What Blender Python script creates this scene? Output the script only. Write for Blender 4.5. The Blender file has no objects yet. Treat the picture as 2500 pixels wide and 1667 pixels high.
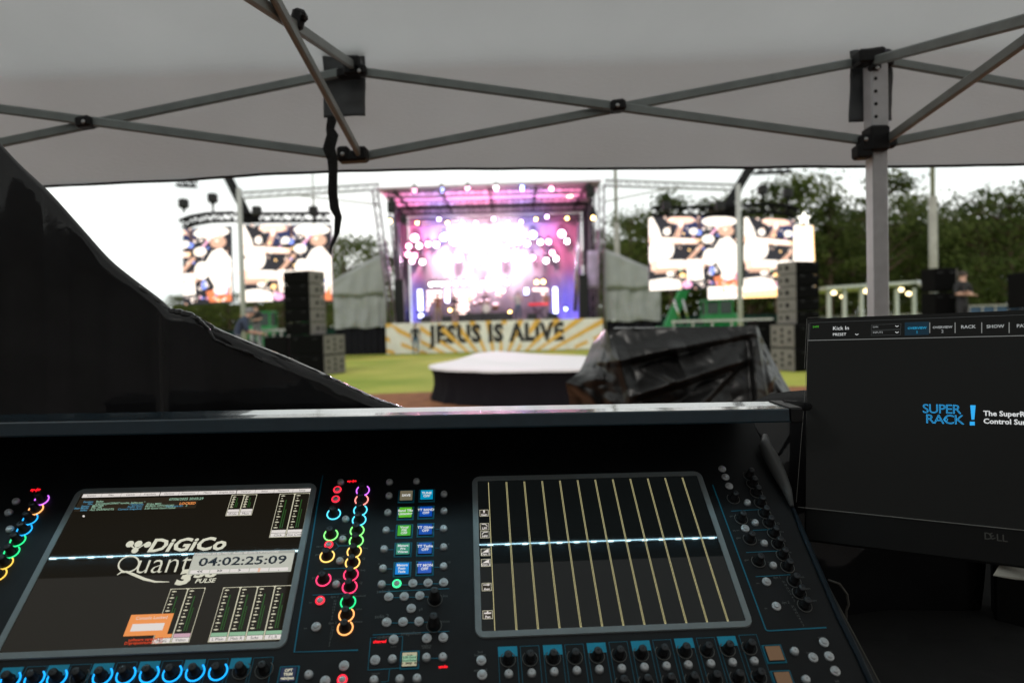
import bpy, math, random
from mathutils import Vector, Matrix, noise
rnd = random.Random(7)
sc = bpy.context.scene
col = sc.collection
PI = math.pi
# ------------------------------------------------------------------ camera, world, sun, exposure
F = 1667.0
cam_d = bpy.data.cameras.new("camera"); cam = bpy.data.objects.new("camera", cam_d); col.objects.link(cam)
sc.camera = cam
cam_d.lens = 24; cam_d.sensor_width = 36; cam_d.clip_start = 0.05; cam_d.clip_end = 2000
CAM = Vector((0, 0, 1.7))
CR = Matrix.Rotation(math.radians(90 - 1.6), 3, 'X') @ Matrix.Rotation(math.radians(-1.5), 3, 'Z')
cam.matrix_world = Matrix.Translation(CAM) @ CR.to_4x4()
cam_d.dof.use_dof = True; cam_d.dof.focus_distance = 1.05; cam_d.dof.aperture_fstop = 3.4
world = bpy.data.worlds.new("World"); sc.world = world; world.use_nodes = True
wn = world.node_tree; wn.nodes.clear()
SUN_EL, SUN_ROT = math.radians(48), math.radians(200)
w_out = wn.nodes.new('ShaderNodeOutputWorld'); w_bg = wn.nodes.new('ShaderNodeBackground')
w_sky = wn.nodes.new('ShaderNodeTexSky'); w_sky.sky_type = 'NISHITA'; w_sky.sun_disc = False
w_sky.sun_elevation = SUN_EL; w_sky.sun_rotation = SUN_ROT; w_sky.air_density = 1.0; w_sky.dust_density = 3.0
w_hsv = wn.nodes.new('ShaderNodeHueSaturation'); w_hsv.inputs['Saturation'].default_value = 0.12
w_tc = wn.nodes.new('ShaderNodeTexCoord'); w_map = wn.nodes.new('ShaderNodeMapping')
w_map.inputs['Scale'].default_value = (1.2, 1.2, 4.5)
w_noi = wn.nodes.new('ShaderNodeTexNoise'); w_noi.inputs['Scale'].default_value = 1.6; w_noi.inputs['Detail'].default_value = 5
w_rmp = wn.nodes.new('ShaderNodeValToRGB')
w_rmp.color_ramp.elements[0].position = 0.3; w_rmp.color_ramp.elements[0].color = (9.2, 10.2, 10.0, 1)
w_rmp.color_ramp.elements[1].position = 0.68; w_rmp.color_ramp.elements[1].color = (15.5, 15.6, 15.1, 1)
w_mix = wn.nodes.new('ShaderNodeMix'); w_mix.data_type = 'RGBA'; w_mix.inputs[0].default_value = 0.8
L = wn.links.new
L(w_sky.outputs[0], w_hsv.inputs['Color']); L(w_tc.outputs['Generated'], w_map.inputs[0]); L(w_map.outputs[0], w_noi.inputs['Vector'])
L(w_noi.outputs['Fac'], w_rmp.inputs[0]); L(w_hsv.outputs[0], w_mix.inputs[6]); L(w_rmp.outputs[0], w_mix.inputs[7])
w_sep = wn.nodes.new('ShaderNodeSeparateXYZ'); w_mr = wn.nodes.new('ShaderNodeMapRange'); w_mr.inputs[1].default_value = .12; w_mr.inputs[2].default_value = .9; w_mr.inputs[3].default_value = 1.12; w_mr.inputs[4].default_value = .44
w_mul = wn.nodes.new('ShaderNodeVectorMath'); w_mul.operation = 'SCALE'
L(w_tc.outputs['Generated'], w_sep.inputs[0]); L(w_sep.outputs[2], w_mr.inputs[0]); L(w_mix.outputs[2], w_mul.inputs[0]); L(w_mr.outputs[0], w_mul.inputs['Scale'])
L(w_mul.outputs[0], w_bg.inputs['Color']); w_bg.inputs['Strength'].default_value = 0.1
L(w_bg.outputs[0], w_out.inputs['Surface'])
sun_d = bpy.data.lights.new("sun", 'SUN'); sun_d.energy = 1.0; sun_d.angle = math.radians(14); sun_d.color = (1, .95, .88)
sun = bpy.data.objects.new("sun", sun_d); col.objects.link(sun)
sd = Vector((math.sin(SUN_ROT) * math.cos(SUN_EL), math.cos(SUN_ROT) * math.cos(SUN_EL), math.sin(SUN_EL)))
sun.rotation_euler = sd.to_track_quat('Z', 'Y').to_euler(); sun.location = (0, 0, 60)
sc.view_settings.view_transform = 'Standard'; sc.view_settings.look = 'None'
sc.view_settings.exposure = 0.0; sc.view_settings.gamma = 1.0
sc.cycles.volume_bounces = 0; sc.cycles.max_bounces = 8
# ------------------------------------------------------------------ helpers
def V(*a): return Vector(a)
def lerp_(a, b, t): return a + (b - a) * t
def ray(px, py): return CR @ Vector(((px - 1250) / F, -(py - 833.5) / F, -1))
def at(px, py, Y):
    r = ray(px, py); return CAM + r * (Y / r.y)
def frame_from(n, hint=(0, 0, 1)):
    z = Vector(n).normalized(); h = Vector(hint)
    if abs(z.dot(h.normalized())) > .99: h = Vector((0, 1, 0))
    x = h.cross(z).normalized(); y = z.cross(x)
    return Matrix((x, y, z)).transposed()
class MB:
    def __init__(s): s.v = []; s.f = []; s.m = []; s.sm = []
    def add(s, vs, fs, m=0, smooth=False):
        b = len(s.v); s.v += [Vector(q) for q in vs]
        for f in fs: s.f.append([b + i for i in f]); s.m.append(m); s.sm.append(smooth)
        return s
    def box(s, c, size, R=None, m=0, bev=0):
        c = Vector(c); hx, hy, hz = [q / 2 for q in size]; R = R or Matrix.Identity(3)
        b = min(bev, hx * .9, hy * .9, hz * .9)
        if b <= 0:
            vs = [c + R @ V(sx * hx, sy * hy, sz * hz) for sz in (-1, 1) for sx, sy in ((-1, -1), (1, -1), (1, 1), (-1, 1))]
            return s.add(vs, [(3, 2, 1, 0), (4, 5, 6, 7), (0, 1, 5, 4), (1, 2, 6, 5), (2, 3, 7, 6), (3, 0, 4, 7)], m)
        def ringp(x, y, z, cc):
            return [c + R @ V(p[0], p[1], z) for p in ((-x + cc, -y), (x - cc, -y), (x, -y + cc), (x, y - cc), (x - cc, y), (-x + cc, y), (-x, y - cc), (-x, -y + cc))]
        vs = ringp(hx - b, hy - b, -hz, b * .4) + ringp(hx, hy, -hz + b, b) + ringp(hx, hy, hz - b, b) + ringp(hx - b, hy - b, hz, b * .4)
        fs = [tuple(range(7, -1, -1)), tuple(range(24, 32))]
        for k in range(3):
            for i in range(8): fs.append((k * 8 + i, k * 8 + (i + 1) % 8, k * 8 + 8 + (i + 1) % 8, k * 8 + 8 + i))
        return s.add(vs, fs, m)
    def bar(s, p0, p1, w, h, up=(0, 0, 1), m=0, bev=0):
        p0 = Vector(p0); p1 = Vector(p1); d = p1 - p0; L_ = d.length; z = d.normalized(); u = Vector(up)
        x = u.cross(z)
        if x.length < 1e-4: x = Vector((1, 0, 0)).cross(z)
        x.normalize(); y = z.cross(x)
        return s.box((p0 + p1) / 2, (w, h, L_), Matrix((x, y, z)).transposed(), m, bev)
    def tube(s, pts, r, seg=8, m=0, caps=True, flat=1.0):
        pts = [Vector(p) for p in pts]; n = len(pts); rr = r if isinstance(r, (list, tuple)) else [r] * n
        vs = []; px = None
        for i, p in enumerate(pts):
            d = (pts[min(i + 1, n - 1)] - pts[max(i - 1, 0)]).normalized()
            if px is None:
                h = Vector((0, 0, 1)) if abs(d.z) < .95 else Vector((0, 1, 0)); x = h.cross(d).normalized()
            else:
                x = (px - d * px.dot(d)); x = x.normalized() if x.length > 1e-6 else px
            px = x; y = d.cross(x)
            for k in range(seg):
                a = 2 * PI * k / seg; vs.append(p + (x * math.cos(a) + y * math.sin(a) * flat) * rr[i])
        fs = [(i * seg + k, i * seg + (k + 1) % seg, (i + 1) * seg + (k + 1) % seg, (i + 1) * seg + k) for i in range(n - 1) for k in range(seg)]
        s.add(vs, fs, m, True)
        if caps:
            b = len(s.v) - len(vs)
            s.f.append([b + k for k in range(seg - 1, -1, -1)]); s.m.append(m); s.sm.append(False)
            s.f.append([b + (n - 1) * seg + k for k in range(seg)]); s.m.append(m); s.sm.append(False)
        return s
    def lathe(s, c, R, prof, seg=20, m=0, smooth=True, cap=True, sx=1, sy=1):
        c = Vector(c); vs = []
        for (r, z) in prof:
            for k in range(seg):
                a = 2 * PI * k / seg; vs.append(c + R @ V(r * math.cos(a) * sx, r * math.sin(a) * sy, z))
        n = len(prof)
        fs = [(i * seg + k, i * seg + (k + 1) % seg, (i + 1) * seg + (k + 1) % seg, (i + 1) * seg + k) for i in range(n - 1) for k in range(seg)]
        s.add(vs, fs, m, smooth)
        if cap:
            b = len(s.v) - len(vs)
            s.f.append([b + (n - 1) * seg + k for k in range(seg)]); s.m.append(m); s.sm.append(False)
            s.f.append([b + k for k in range(seg - 1, -1, -1)]); s.m.append(m); s.sm.append(False)
        return s
    def poly(s, pts, m=0): return s.add(pts, [tuple(range(len(pts)))], m)
    def grid(s, fn, nu, nv, m=0, smooth=True):
        vs = [fn(i / nu, j / nv) for j in range(nv + 1) for i in range(nu + 1)]
        fs = [(j * (nu + 1) + i, j * (nu + 1) + i + 1, (j + 1) * (nu + 1) + i + 1, (j + 1) * (nu + 1) + i) for j in range(nv) for i in range(nu)]
        return s.add(vs, fs, m, smooth)
    def prism(s, pts, d, m=0):
        n = len(pts); d = Vector(d); pts = [Vector(p) for p in pts]
        return s.add(pts + [p + d for p in pts], [tuple(range(n - 1, -1, -1)), tuple(range(n, 2 * n))] + [(i, (i + 1) % n, n + (i + 1) % n, n + i) for i in range(n)], m)
    def build(s, name, mats, parent=None, origin=None, fixn=False):
        if not isinstance(mats, (list, tuple)): mats = [mats]
        lo = Vector([min(q[k] for q in s.v) for k in range(3)]); hi = Vector([max(q[k] for q in s.v) for k in range(3)])
        o0 = Vector(origin) if origin is not None else Vector(((lo.x + hi.x) / 2, (lo.y + hi.y) / 2, lo.z))
        me = bpy.data.meshes.new(name); me.from_pydata([q - o0 for q in s.v], [], s.f)
        for mt in mats: me.materials.append(mt)
        me.polygons.foreach_set('material_index', s.m); me.polygons.foreach_set('use_smooth', s.sm)
        me.update()
        return link(name, me, o0, parent)
WL = {}
def link(name, data, wloc, parent=None, R=None):
    o = bpy.data.objects.new(name, data); col.objects.link(o)
    wloc = Vector(wloc); WL[o.name] = wloc.copy()
    if parent is not None:
        o.parent = parent; o.location = wloc - WL[parent.name]
    else: o.location = wloc
    if R is not None: o.rotation_euler = R.to_euler()
    return o
def tag(o, label=None, cat=None, group=None, kind=None):
    if label: o['label'] = label
    if cat: o['category'] = cat
    if group: o['group'] = group
    if kind: o['kind'] = kind
    return o
def thing(name, loc, label, cat, group=None):
    return tag(link(name, None, loc), label, cat, group)
# ------------------------------------------------------------------ materials
def mat(name, base=(.5, .5, .5), rough=.6, metal=0, spec=.5, em=None, es=1.0, coat=0, noise_amt=0, noise_scale=20, bump=0, bscale=60, base2=None, coord='Object', coat_r=.03, stretch=None):
    m = bpy.data.materials.new(name); m.use_nodes = True; nt = m.node_tree; b = nt.nodes['Principled BSDF']
    b.inputs['Base Color'].default_value = (*base, 1); b.inputs['Roughness'].default_value = rough
    b.inputs['Metallic'].default_value = metal; b.inputs['Specular IOR Level'].default_value = spec
    b.inputs['Coat Weight'].default_value = coat; b.inputs['Coat Roughness'].default_value = coat_r
    if em is not None:
        b.inputs['Emission Color'].default_value = (*em, 1); b.inputs['Emission Strength'].default_value = es
    if noise_amt or bump or base2:
        tc = nt.nodes.new('ShaderNodeTexCoord'); src = tc.outputs[coord]
        if stretch:
            mp = nt.nodes.new('ShaderNodeMapping'); mp.inputs['Scale'].default_value = stretch; nt.links.new(src, mp.inputs[0]); src = mp.outputs[0]
        if noise_amt or base2:
            n = nt.nodes.new('ShaderNodeTexNoise'); n.inputs['Scale'].default_value = noise_scale; n.inputs['Detail'].default_value = 6
            nt.links.new(src, n.inputs['Vector'])
            mx = nt.nodes.new('ShaderNodeMix'); mx.data_type = 'RGBA'
            c2 = base2 or tuple(max(0, q * (1 - noise_amt)) for q in base)
            mx.inputs[6].default_value = (*base, 1); mx.inputs[7].default_value = (*c2, 1)
            rp = nt.nodes.new('ShaderNodeMapRange'); rp.inputs[1].default_value = .35; rp.inputs[2].default_value = .65
            nt.links.new(n.outputs['Fac'], rp.inputs[0]); nt.links.new(rp.outputs[0], mx.inputs[0])
            nt.links.new(mx.outputs[2], b.inputs['Base Color'])
        if bump:
            n2 = nt.nodes.new('ShaderNodeTexNoise'); n2.inputs['Scale'].default_value = bscale; n2.inputs['Detail'].default_value = 4
            bp = nt.nodes.new('ShaderNodeBump'); bp.inputs['Strength'].default_value = bump; bp.inputs['Distance'].default_value = .02
            nt.links.new(src, n2.inputs['Vector']); nt.links.new(n2.outputs['Fac'], bp.inputs['Height']); nt.links.new(bp.outputs[0], b.inputs['Normal'])
    return m
def emat(name, c, s=1.0, rough=.3): return mat(name, (.01, .01, .01), rough, em=c, es=s, spec=.3)
def fabric(name, base, trans, tcol=None, bump=.15, bscale=300, base2=None):
    m = bpy.data.materials.new(name); m.use_nodes = True; nt = m.node_tree; nt.nodes.clear()
    o = nt.nodes.new('ShaderNodeOutputMaterial'); d = nt.nodes.new('ShaderNodeBsdfDiffuse'); t = nt.nodes.new('ShaderNodeBsdfTranslucent')
    mx = nt.nodes.new('ShaderNodeMixShader'); mx.inputs[0].default_value = trans
    tc = nt.nodes.new('ShaderNodeTexCoord'); n = nt.nodes.new('ShaderNodeTexNoise'); n.inputs['Scale'].default_value = 2.2; n.inputs['Detail'].default_value = 7
    nt.links.new(tc.outputs['Object'], n.inputs['Vector'])
    cm = nt.nodes.new('ShaderNodeMix'); cm.data_type = 'RGBA'; cm.inputs[6].default_value = (*base, 1)
    b2 = base2 or tuple(q * .78 for q in base); cm.inputs[7].default_value = (*b2, 1)
    nt.links.new(n.outputs['Fac'], cm.inputs[0]); nt.links.new(cm.outputs[2], d.inputs[0])
    if tcol: t.inputs[0].default_value = (*tcol, 1)
    else: nt.links.new(cm.outputs[2], t.inputs[0])
    mp = nt.nodes.new('ShaderNodeMapping'); mp.inputs['Scale'].default_value = (1, 6, 6)
    n2 = nt.nodes.new('ShaderNodeTexNoise'); n2.inputs['Scale'].default_value = bscale * .2; n2.inputs['Detail'].default_value = 3
    nt.links.new(tc.outputs['Object'], mp.inputs[0]); nt.links.new(mp.outputs[0], n2.inputs['Vector'])
    bp = nt.nodes.new('ShaderNodeBump'); bp.inputs['Strength'].default_value = bump; bp.inputs['Distance'].default_value = .01
    nt.links.new(n2.outputs['Fac'], bp.inputs['Height']); nt.links.new(bp.outputs[0], d.inputs['Normal'])
    nt.links.new(d.outputs[0], mx.inputs[1]); nt.links.new(t.outputs[0], mx.inputs[2]); nt.links.new(mx.outputs[0], o.inputs[0])
    return m
M = {}
M['canopy'] = fabric('canopy_cloth', (.60, .617, .62), .57, bump=.5)
M['unseen_wall_cloth'] = fabric('grey_unseen_wall_cloth', (.30, .30, .30), .25, bump=.3)
M['tube'] = mat('grey_painted_steel', (.27, .30, .29), .42, metal=.25, noise_amt=.18, noise_scale=14, bump=.05, bscale=90)
M['post'] = mat('light_painted_steel', (.66, .66, .68), .4, metal=.05, noise_amt=.12, noise_scale=25, bump=.04, bscale=120)
M['blackpl'] = mat('black_plastic', (.010, .010, .011), .5, spec=.3, bump=.05, bscale=200)
M['screw'] = mat('screw_steel', (.5, .5, .5), .35, metal=1)
M['flap'] = mat('grey_vinyl', (.085, .09, .095), .45, noise_amt=.4, noise_scale=12, bump=.4, bscale=14)
M['hem'] = mat('dark_hem', (.03, .03, .03), .8, bump=.3, bscale=200)
M['strap'] = mat('black_webbing', (.012, .012, .012), .85, bump=.4, bscale=120)
M['tarp'] = mat('black_plastic_sheet', (.022, .022, .024), .05, spec=.5, noise_amt=.3, noise_scale=9, bump=.02, bscale=26)
M['panel'] = mat('console_panel', (.013, .015, .017), .5, spec=.28, noise_amt=.25, noise_scale=30, bump=.05, bscale=900)
M['hoodin'] = mat('console_hood_inside', (.075, .078, .082), .7, spec=.2)
M['lip'] = mat('console_blue_lacquer', (.024, .055, .078), .12, spec=.6, coat=.8, noise_amt=.1, noise_scale=40, bump=.012, bscale=300)
M['rail'] = mat('console_side_rail', (.12, .125, .125), .38, spec=.45)
M['bezel'] = mat('screen_bezel', (.30, .34, .35), .5, spec=.3, noise_amt=.06, noise_scale=80)
M['knob'] = mat('knob_rubber', (.010, .010, .011), .45, spec=.35)
M['knobtop'] = mat('knob_cap', (.03, .035, .04), .35)
M['silver'] = mat('silver_button', (.72, .75, .77), .36, metal=.15)
M['silvring'] = mat('button_skirt', (.2, .22, .23), .4, metal=.4)
M['bluepaint'] = mat('blue_print', (.0, .20, .31), .5)
M['bluefill'] = mat('blue_fill_print', (.0, .38, .60), .5)
M['print'] = mat('grey_print', (.16, .17, .17), .6)
M['offring'] = mat('unlit_ring', (.16, .16, .15), .4)
M['cream'] = emat('screen_cream', (.80, .76, .56), .75)
M['white'] = emat('screen_white', (1, .93, .88), .72)
M['wlogo'] = emat('screen_logo', (.80, .78, .62), .8)
M['grid'] = emat('screen_grid_line', (.62, .56, .28), .75)
M['sdark'] = emat('screen_dark_text', (.01, .012, .03), .3)
M['scyan'] = emat('screen_blue_text', (.12, .42, .65), .6)
M['sgreen'] = emat('screen_green_text', (.45, .75, .55), .6)
M['sorange'] = emat('screen_orange', (.95, .33, .09), .85)
M['sred'] = emat('screen_red', (.75, .07, .02), .75)
M['spink'] = emat('screen_pink', (.8, .5, .6), .7)
M['smint'] = emat('screen_mint', (.35, .62, .4), .7)
M['sbox'] = emat('screen_info_box', (.042, .03, .018), .6)
M['mgreen'] = emat('meter_green', (.04, .14, .03), .5)
M['led_red'] = emat('lit_red', (1, .01, .02), 1.6)
M['glass_l'] = mat('console_screen_glass', (.004, .004, .004), .035, spec=.5, em=(.0105, .0085, .0055), es=1.0)
M['glass_r'] = mat('console_screen_glass_clear', (.004, .004, .004), .035, spec=.5, em=(.004, .005, .005), es=1.0)
M['mon_glass'] = mat('monitor_glass', (.003, .003, .003), .22, spec=.12, em=(.0062, .0064, .0060), es=1.0)
M['mon_body'] = mat('monitor_plastic', (.012, .012, .012), .55, spec=.25)
M['mline'] = emat('monitor_line', (.25, .26, .25), .7)
M['mthin'] = emat('monitor_thin_line', (.055, .06, .06), .7)
M['mwhite'] = emat('monitor_text', (.8, .82, .82), .85)
M['mgrey'] = emat('monitor_text_grey', (.4, .42, .42), .8)
M['mblue'] = emat('monitor_blue', (.03, .42, .9), 1.0)
M['mblue2'] = emat('monitor_blue_text', (.02, .35, .62), .8)
M['mglow'] = emat('monitor_tab_blue', (.003, .025, .045), .7)
M['mgrn'] = emat('monitor_green', (.08, .5, .03), .8)
M['edge'] = mat('pale_bezel_edge', (.35, .35, .33), .4)  # pale tone for the thin lines along the monitor bezel
# ------------------------------------------------------------------ GROUND (structure)
def ground_mat():
    m = bpy.data.materials.new('turf'); m.use_nodes = True; nt = m.node_tree; b = nt.nodes['Principled BSDF']; b.inputs['Roughness'].default_value = .9
    b.inputs['Specular IOR Level'].default_value = .1
    tc = nt.nodes.new('ShaderNodeTexCoord')
    n = nt.nodes.new('ShaderNodeTexNoise'); n.inputs['Scale'].default_value = .22; n.inputs['Detail'].default_value = 5
    n2 = nt.nodes.new('ShaderNodeTexNoise'); n2.inputs['Scale'].default_value = 9; n2.inputs['Detail'].default_value = 8
    r = nt.nodes.new('ShaderNodeValToRGB'); e = r.color_ramp.elements
    e[0].position = .38; e[0].color = (.30, .40, .055, 1); e[1].position = .72; e[1].color = (.62, .60, .13, 1)
    r2 = nt.nodes.new('ShaderNodeMix'); r2.data_type = 'RGBA'; r2.blend_type = 'MULTIPLY'; r2.inputs[0].default_value = .45
    nt.links.new(tc.outputs['Object'], n.inputs[0]); nt.links.new(tc.outputs['Object'], n2.inputs[0]); nt.links.new(n.outputs['Fac'], r.inputs[0])
    nt.links.new(r.outputs[0], r2.inputs[6]); nt.links.new(n2.outputs['Fac'], r2.inputs[7]); nt.links.new(r2.outputs[2], b.inputs['Base Color'])
    return m
g = MB(); g.poly([(-900, -300, 0), (900, -300, 0), (900, 1200, 0), (-900, 1200, 0)]); tag(g.build('ground', ground_mat(), origin=(0, 0, 0)), kind='structure')
M['dirt'] = mat('infield_clay', (.33, .15, .075), .95, base2=(.22, .10, .055), noise_scale=3, bump=.5, bscale=25, spec=.1)
g = MB(); pts = []
for i in range(49):
    a = PI * i / 48; pts.append((-2 + 34 * math.cos(a), -14 + 31.2 * math.sin(a) + .15 * math.sin(i * 1.7), .004))
g.poly(pts + [(-36, -30, .004), (32, -30, .004)]); tag(g.build('dirt_infield', M['dirt'], origin=(0, 0, .004)), kind='structure')
# ------------------------------------------------------------------ TENT
tent = thing('pop_up_tent', (1.06, 1.0, 0), 'pale grey pop up canopy tent on a scissor frame over the mixing desk', 'tent')
YF = 2.06
TX0, TX1 = -2.15, 4.25; RY, BZ, RZ = .5, 2.49, 3.12
hem_px = [(-420, 478), (60, 457), (300, 446), (470, 440), (640, 427), (850, 417), (1100, 411), (1500, 411), (2000, 408), (2250, 406), (2500, 401), (3600, 375)]
hem = [at(x, y, YF + .03) for x, y in hem_px]
def hem_z(X):
    for a, b in zip(hem, hem[1:]):
        if a.x <= X <= b.x: return a.z + (b.z - a.z) * (X - a.x) / (b.x - a.x)
    return hem[0].z if X < hem[0].x else hem[-1].z
can = MB()
def fr(u, v):
    X = TX0 + (TX1 - TX0) * u; zt = BZ + .012 * (noise.noise(V(X * 1.3, 0, 4))); zb = hem_z(X)
    z = zt + (zb - zt) * v; y = YF + .03 * math.sin(v * PI * .5) + .009 * noise.noise(V(X * 5, z * 2 + X, 6)) * v + .012 * noise.noise(V(X * 2.1, z * 3, 1)) + .004 * noise.noise(V(X * 9, z * 9, 2))
    return V(X, y, z)
def roof_f(u, v):
    X = TX0 + (TX1 - TX0) * u; zt = BZ + .012 * (noise.noise(V(X * 1.3, 0, 4)))
    r0 = TX0 + 1.5; r1 = TX1 - 1.5; Xr = min(max(X, r0), r1)
    y = YF + .012 * noise.noise(V(X * 2.1, zt * 3, 1)) + .004 * noise.noise(V(X * 9, zt * 9, 2)); Xp = X + (Xr - X) * v
    yy = y + (RY - y) * v; z = zt + (RZ - zt) * v - .03 * math.sin(PI * v) + (.02 * noise.noise(V(Xp * 1.5, yy * 2.2, 7)) + .006 * noise.noise(V(Xp * 5, yy * 1.6, 9)) + .003 * noise.noise(V(Xp * 14, yy * 5, 3))) * math.sin(PI * min(1, v * 1.2 + .02))
    return V(Xp, yy, z)
def front_all(u, v):
    def p0(t): return roof_f(u, 1 - max(0, t) / .6) if t < .6 else fr(u, min(1, (t - .6) / .4))
    d = .028 * min(1, v * 20, (1 - v) * 20); a = V(0, 0, 0)
    for k in (-1, -.5, 0, .5, 1): a += p0(v + d * k)
    return a / 5
can.grid(front_all, 110, 70)
YB = 2 * RY - YF
def roof_b(u, v):
    p = roof_f(u, v); return V(p.x, 2 * RY - p.y, p.z)
can.grid(roof_b, 40, 8)
for X, Xr in ((TX0, TX0 + 1.5), (TX1, TX1 - 1.5)):
    can.add([(X, YF, BZ), (X, YB, BZ), (Xr, RY, RZ)], [(0, 1, 2)]); can.add([(X, YF, BZ), (X, YB, BZ), (X, YB, 2.14), (X, YF, 2.14)], [(0, 1, 2, 3)])
can.add([(TX0, YB, BZ), (TX1, YB, BZ), (TX1, YB, 2.14), (TX0, YB, 2.14)], [(0, 1, 2, 3)])
c_o = can.build('canopy', M['canopy'], tent)
hm = MB(); hp = [V(h.x, h.y + .001, h.z) for h in hem]
fine = []
for a, b in zip(hp, hp[1:]):
    for k in range(12): q = a.lerp(b, k / 12); fine.append(q + V(0, .012 * noise.noise(V(q.x * 2.1, q.z * 3, 1)), .003 * noise.noise(V(q.x * 6, 0, 3))))
hm.tube(fine, .0065, 6, flat=.6); hm.build('hem', M['hem'], tent)
added_wall = MB(); added_wall.grid(lambda u, v: V(TX0 + (TX1 - TX0) * u, YB - .02 + .04 * math.sin(u * 70) * (1 - v), .02 + 2.45 * v), 160, 4)
added_wall.build('side_wall', M['unseen_wall_cloth'], tent)  # unseen back wall, added for what the black surfaces reflect and receive
added_wall = MB(); added_wall.grid(lambda u, v: V(TX0 + .05 + .04 * math.sin(u * 40) * (1 - v), YB + (YF - YB) * u * .96, .02 + 2.45 * v), 90, 4)
added_wall.build('side_wall', M['unseen_wall_cloth'], tent)  # unseen left wall, added to keep open sky out of the sheet's reflection
def tbar(a, b, mtl='tube', w=.014, h=.027, up=(0, 1, 0)):
    q = MB(); q.bar(a, b, h, w, up=up, bev=.004); return q.build('truss_bar', M[mtl], tent)
Y0 = 2.0
tbar(at(880, 176, Y0 - .012), at(2110, 343, Y0 - .012)); tbar(at(885, 383, Y0 + .012), at(2095, 152, Y0 + .012))
tbar(at(-430, 208, Y0 - .012), at(808, 376, Y0 - .012)); tbar(at(-430, 438, Y0 + .012), at(830, 178, Y0 + .012))
tbar(at(2165, 150, Y0 + .012), at(3390, 365, Y0 + .012)); tbar(at(2185, 346, Y0 - .012), at(3390, 105, Y0 - .012))
def ypt(X, Y, z): return V(X, Y, z)
A = at(862, 160, 1.98); Bq = at(868, 378, 1.98)
e1 = at(618, -4, 1.27); e2 = at(655, -4, 1.33)
def ext(a, b, t): return a + (b - a) * t
tbar(A, ext(A, e1, 2.0), up=(1, 0, 0)); tbar(Bq + V(.012, 0, 0), ext(Bq, e2, 2.1) + V(.012, 0, 0), up=(1, 0, 0))
A2 = at(2130, 150, 1.98); B2 = at(2165, 342, 1.98)
f1 = at(2505, 50, 1.42); f2 = at(2505, 98, 1.42)
tbar(A2, ext(A2, f1, 2.4), up=(1, 0, 0)); tbar(B2, ext(B2, f2, 2.4), up=(1, 0, 0))
lg = at(2141, 500, Y0); TL = V(lg.x, Y0, 0)
q = MB(); q.box((TL.x, Y0, 1.17), (.044, .044, 2.30), bev=.003); leg = q.build('leg', M['post'], tent)
q = MB(); q.box((TL.x, Y0, .006), (.12, .12, .012), bev=.003); q.build('foot_plate', M['tube'], leg)
q = MB(); q.box((TL.x, Y0, 2.335), (.049, .049, .20), bev=.003); inn = q.build('inner_leg', M['post'], tent)
q = MB()
for k in range(4): q.lathe((TL.x - .013, Y0 - .0246, 2.262 + k * .036), frame_from((0, -1, 0)), [(.005, -.002), (.005, .0015)], 10)
q.build('pin_hole', M['blackpl'], inn)
for X in (TX0 + .1, TX1 - .1):
    q = MB(); q.box((X, Y0, 1.23), (.04, .04, 2.44), bev=.004); q.build('leg', M['post'], tent)
    q = MB(); q.box((X, YB + .06, 1.23), (.04, .04, 2.44), bev=.004); q.build('leg', M['post'], tent)
def joint(pieces, screws=()):
    q = MB()
    for c, s_, rz in pieces: q.box(c, s_, Matrix.Rotation(rz, 3, 'Y'), bev=.006)
    j = q.build('joint_bracket', M['blackpl'], tent)
    for s_ in screws:
        q = MB(); q.lathe(s_, frame_from((0, -1, 0)), [(.0058, 0), (.0058, .001), (.0045, .0025), (.0012, .0026)], 14); q.build('screw', M['screw'], j)
joint([(at(862, 165, 1.985), (.05, .05, .055), 0), (at(880, 172, 1.975), (.035, .03, .03), 0), (at(840, 180, 1.995), (.04, .03, .03), 0)], [at(876, 173, 1.955)])
joint([(at(862, 384, 1.985), (.085, .045, .03), -.03), (at(840, 377, 1.98), (.035, .04, .04), 0), (at(885, 377, 1.98), (.03, .04, .04), 0)], [at(836, 376, 1.955)])
joint([(at(1508, 260, 1.985), (.044, .042, .032), -.1)], [at(1508, 257, 1.962)])
joint([(at(209, 300, 1.985), (.044, .042, .032), -.1)], [at(203, 297, 1.962)])
joint([(at(2120, 143, 1.985), (.075, .055, .04), 0), (at(2132, 132, 1.98), (.06, .04, .026), -.12), (at(2160, 155, 1.99), (.045, .03, .02), .1), (at(2135, 165, 1.975), (.03, .03, .02), 0)], [at(2143, 166, 1.955)])
joint([(at(2138, 342, 1.985), (.056, .06, .072), 0), (at(2112, 352, 1.98), (.04, .04, .05), 0), (at(2105, 372, 1.985), (.045, .045, .04), 0), (at(2172, 350, 1.985), (.03, .03, .03), 0)], [at(2115, 340, 1.955)])
joint([(at(727, 48, 1.5), (.03, .02, .045), .3), (at(742, 40, 1.49), (.012, .03, .018), 0)])
def flap(px0, py0, px1, py1, Y):
    q = MB(); a = at(px0, py0, Y); b = at(px1, py0, Y); c = at(px0, py1, Y)
    q.grid(lambda u, v: V(a.x + (b.x - a.x) * (u + .02 * math.sin(v * 5)), Y + .006 * math.sin(u * 5 + 1) * v + .006 * noise.noise(V(u * 3, v * 4, Y)), a.z + (c.z - a.z) * v + .004 * math.sin(u * 9) * (1 - v)), 14, 20)
    o = q.build('corner_flap', M['flap'], tent); mo = o.modifiers.new('thick', 'SOLIDIFY'); mo.thickness = .002
flap(786, 122, 889, 287, 2.035); flap(2074, 126, 2176, 298, 2.035)
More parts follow.
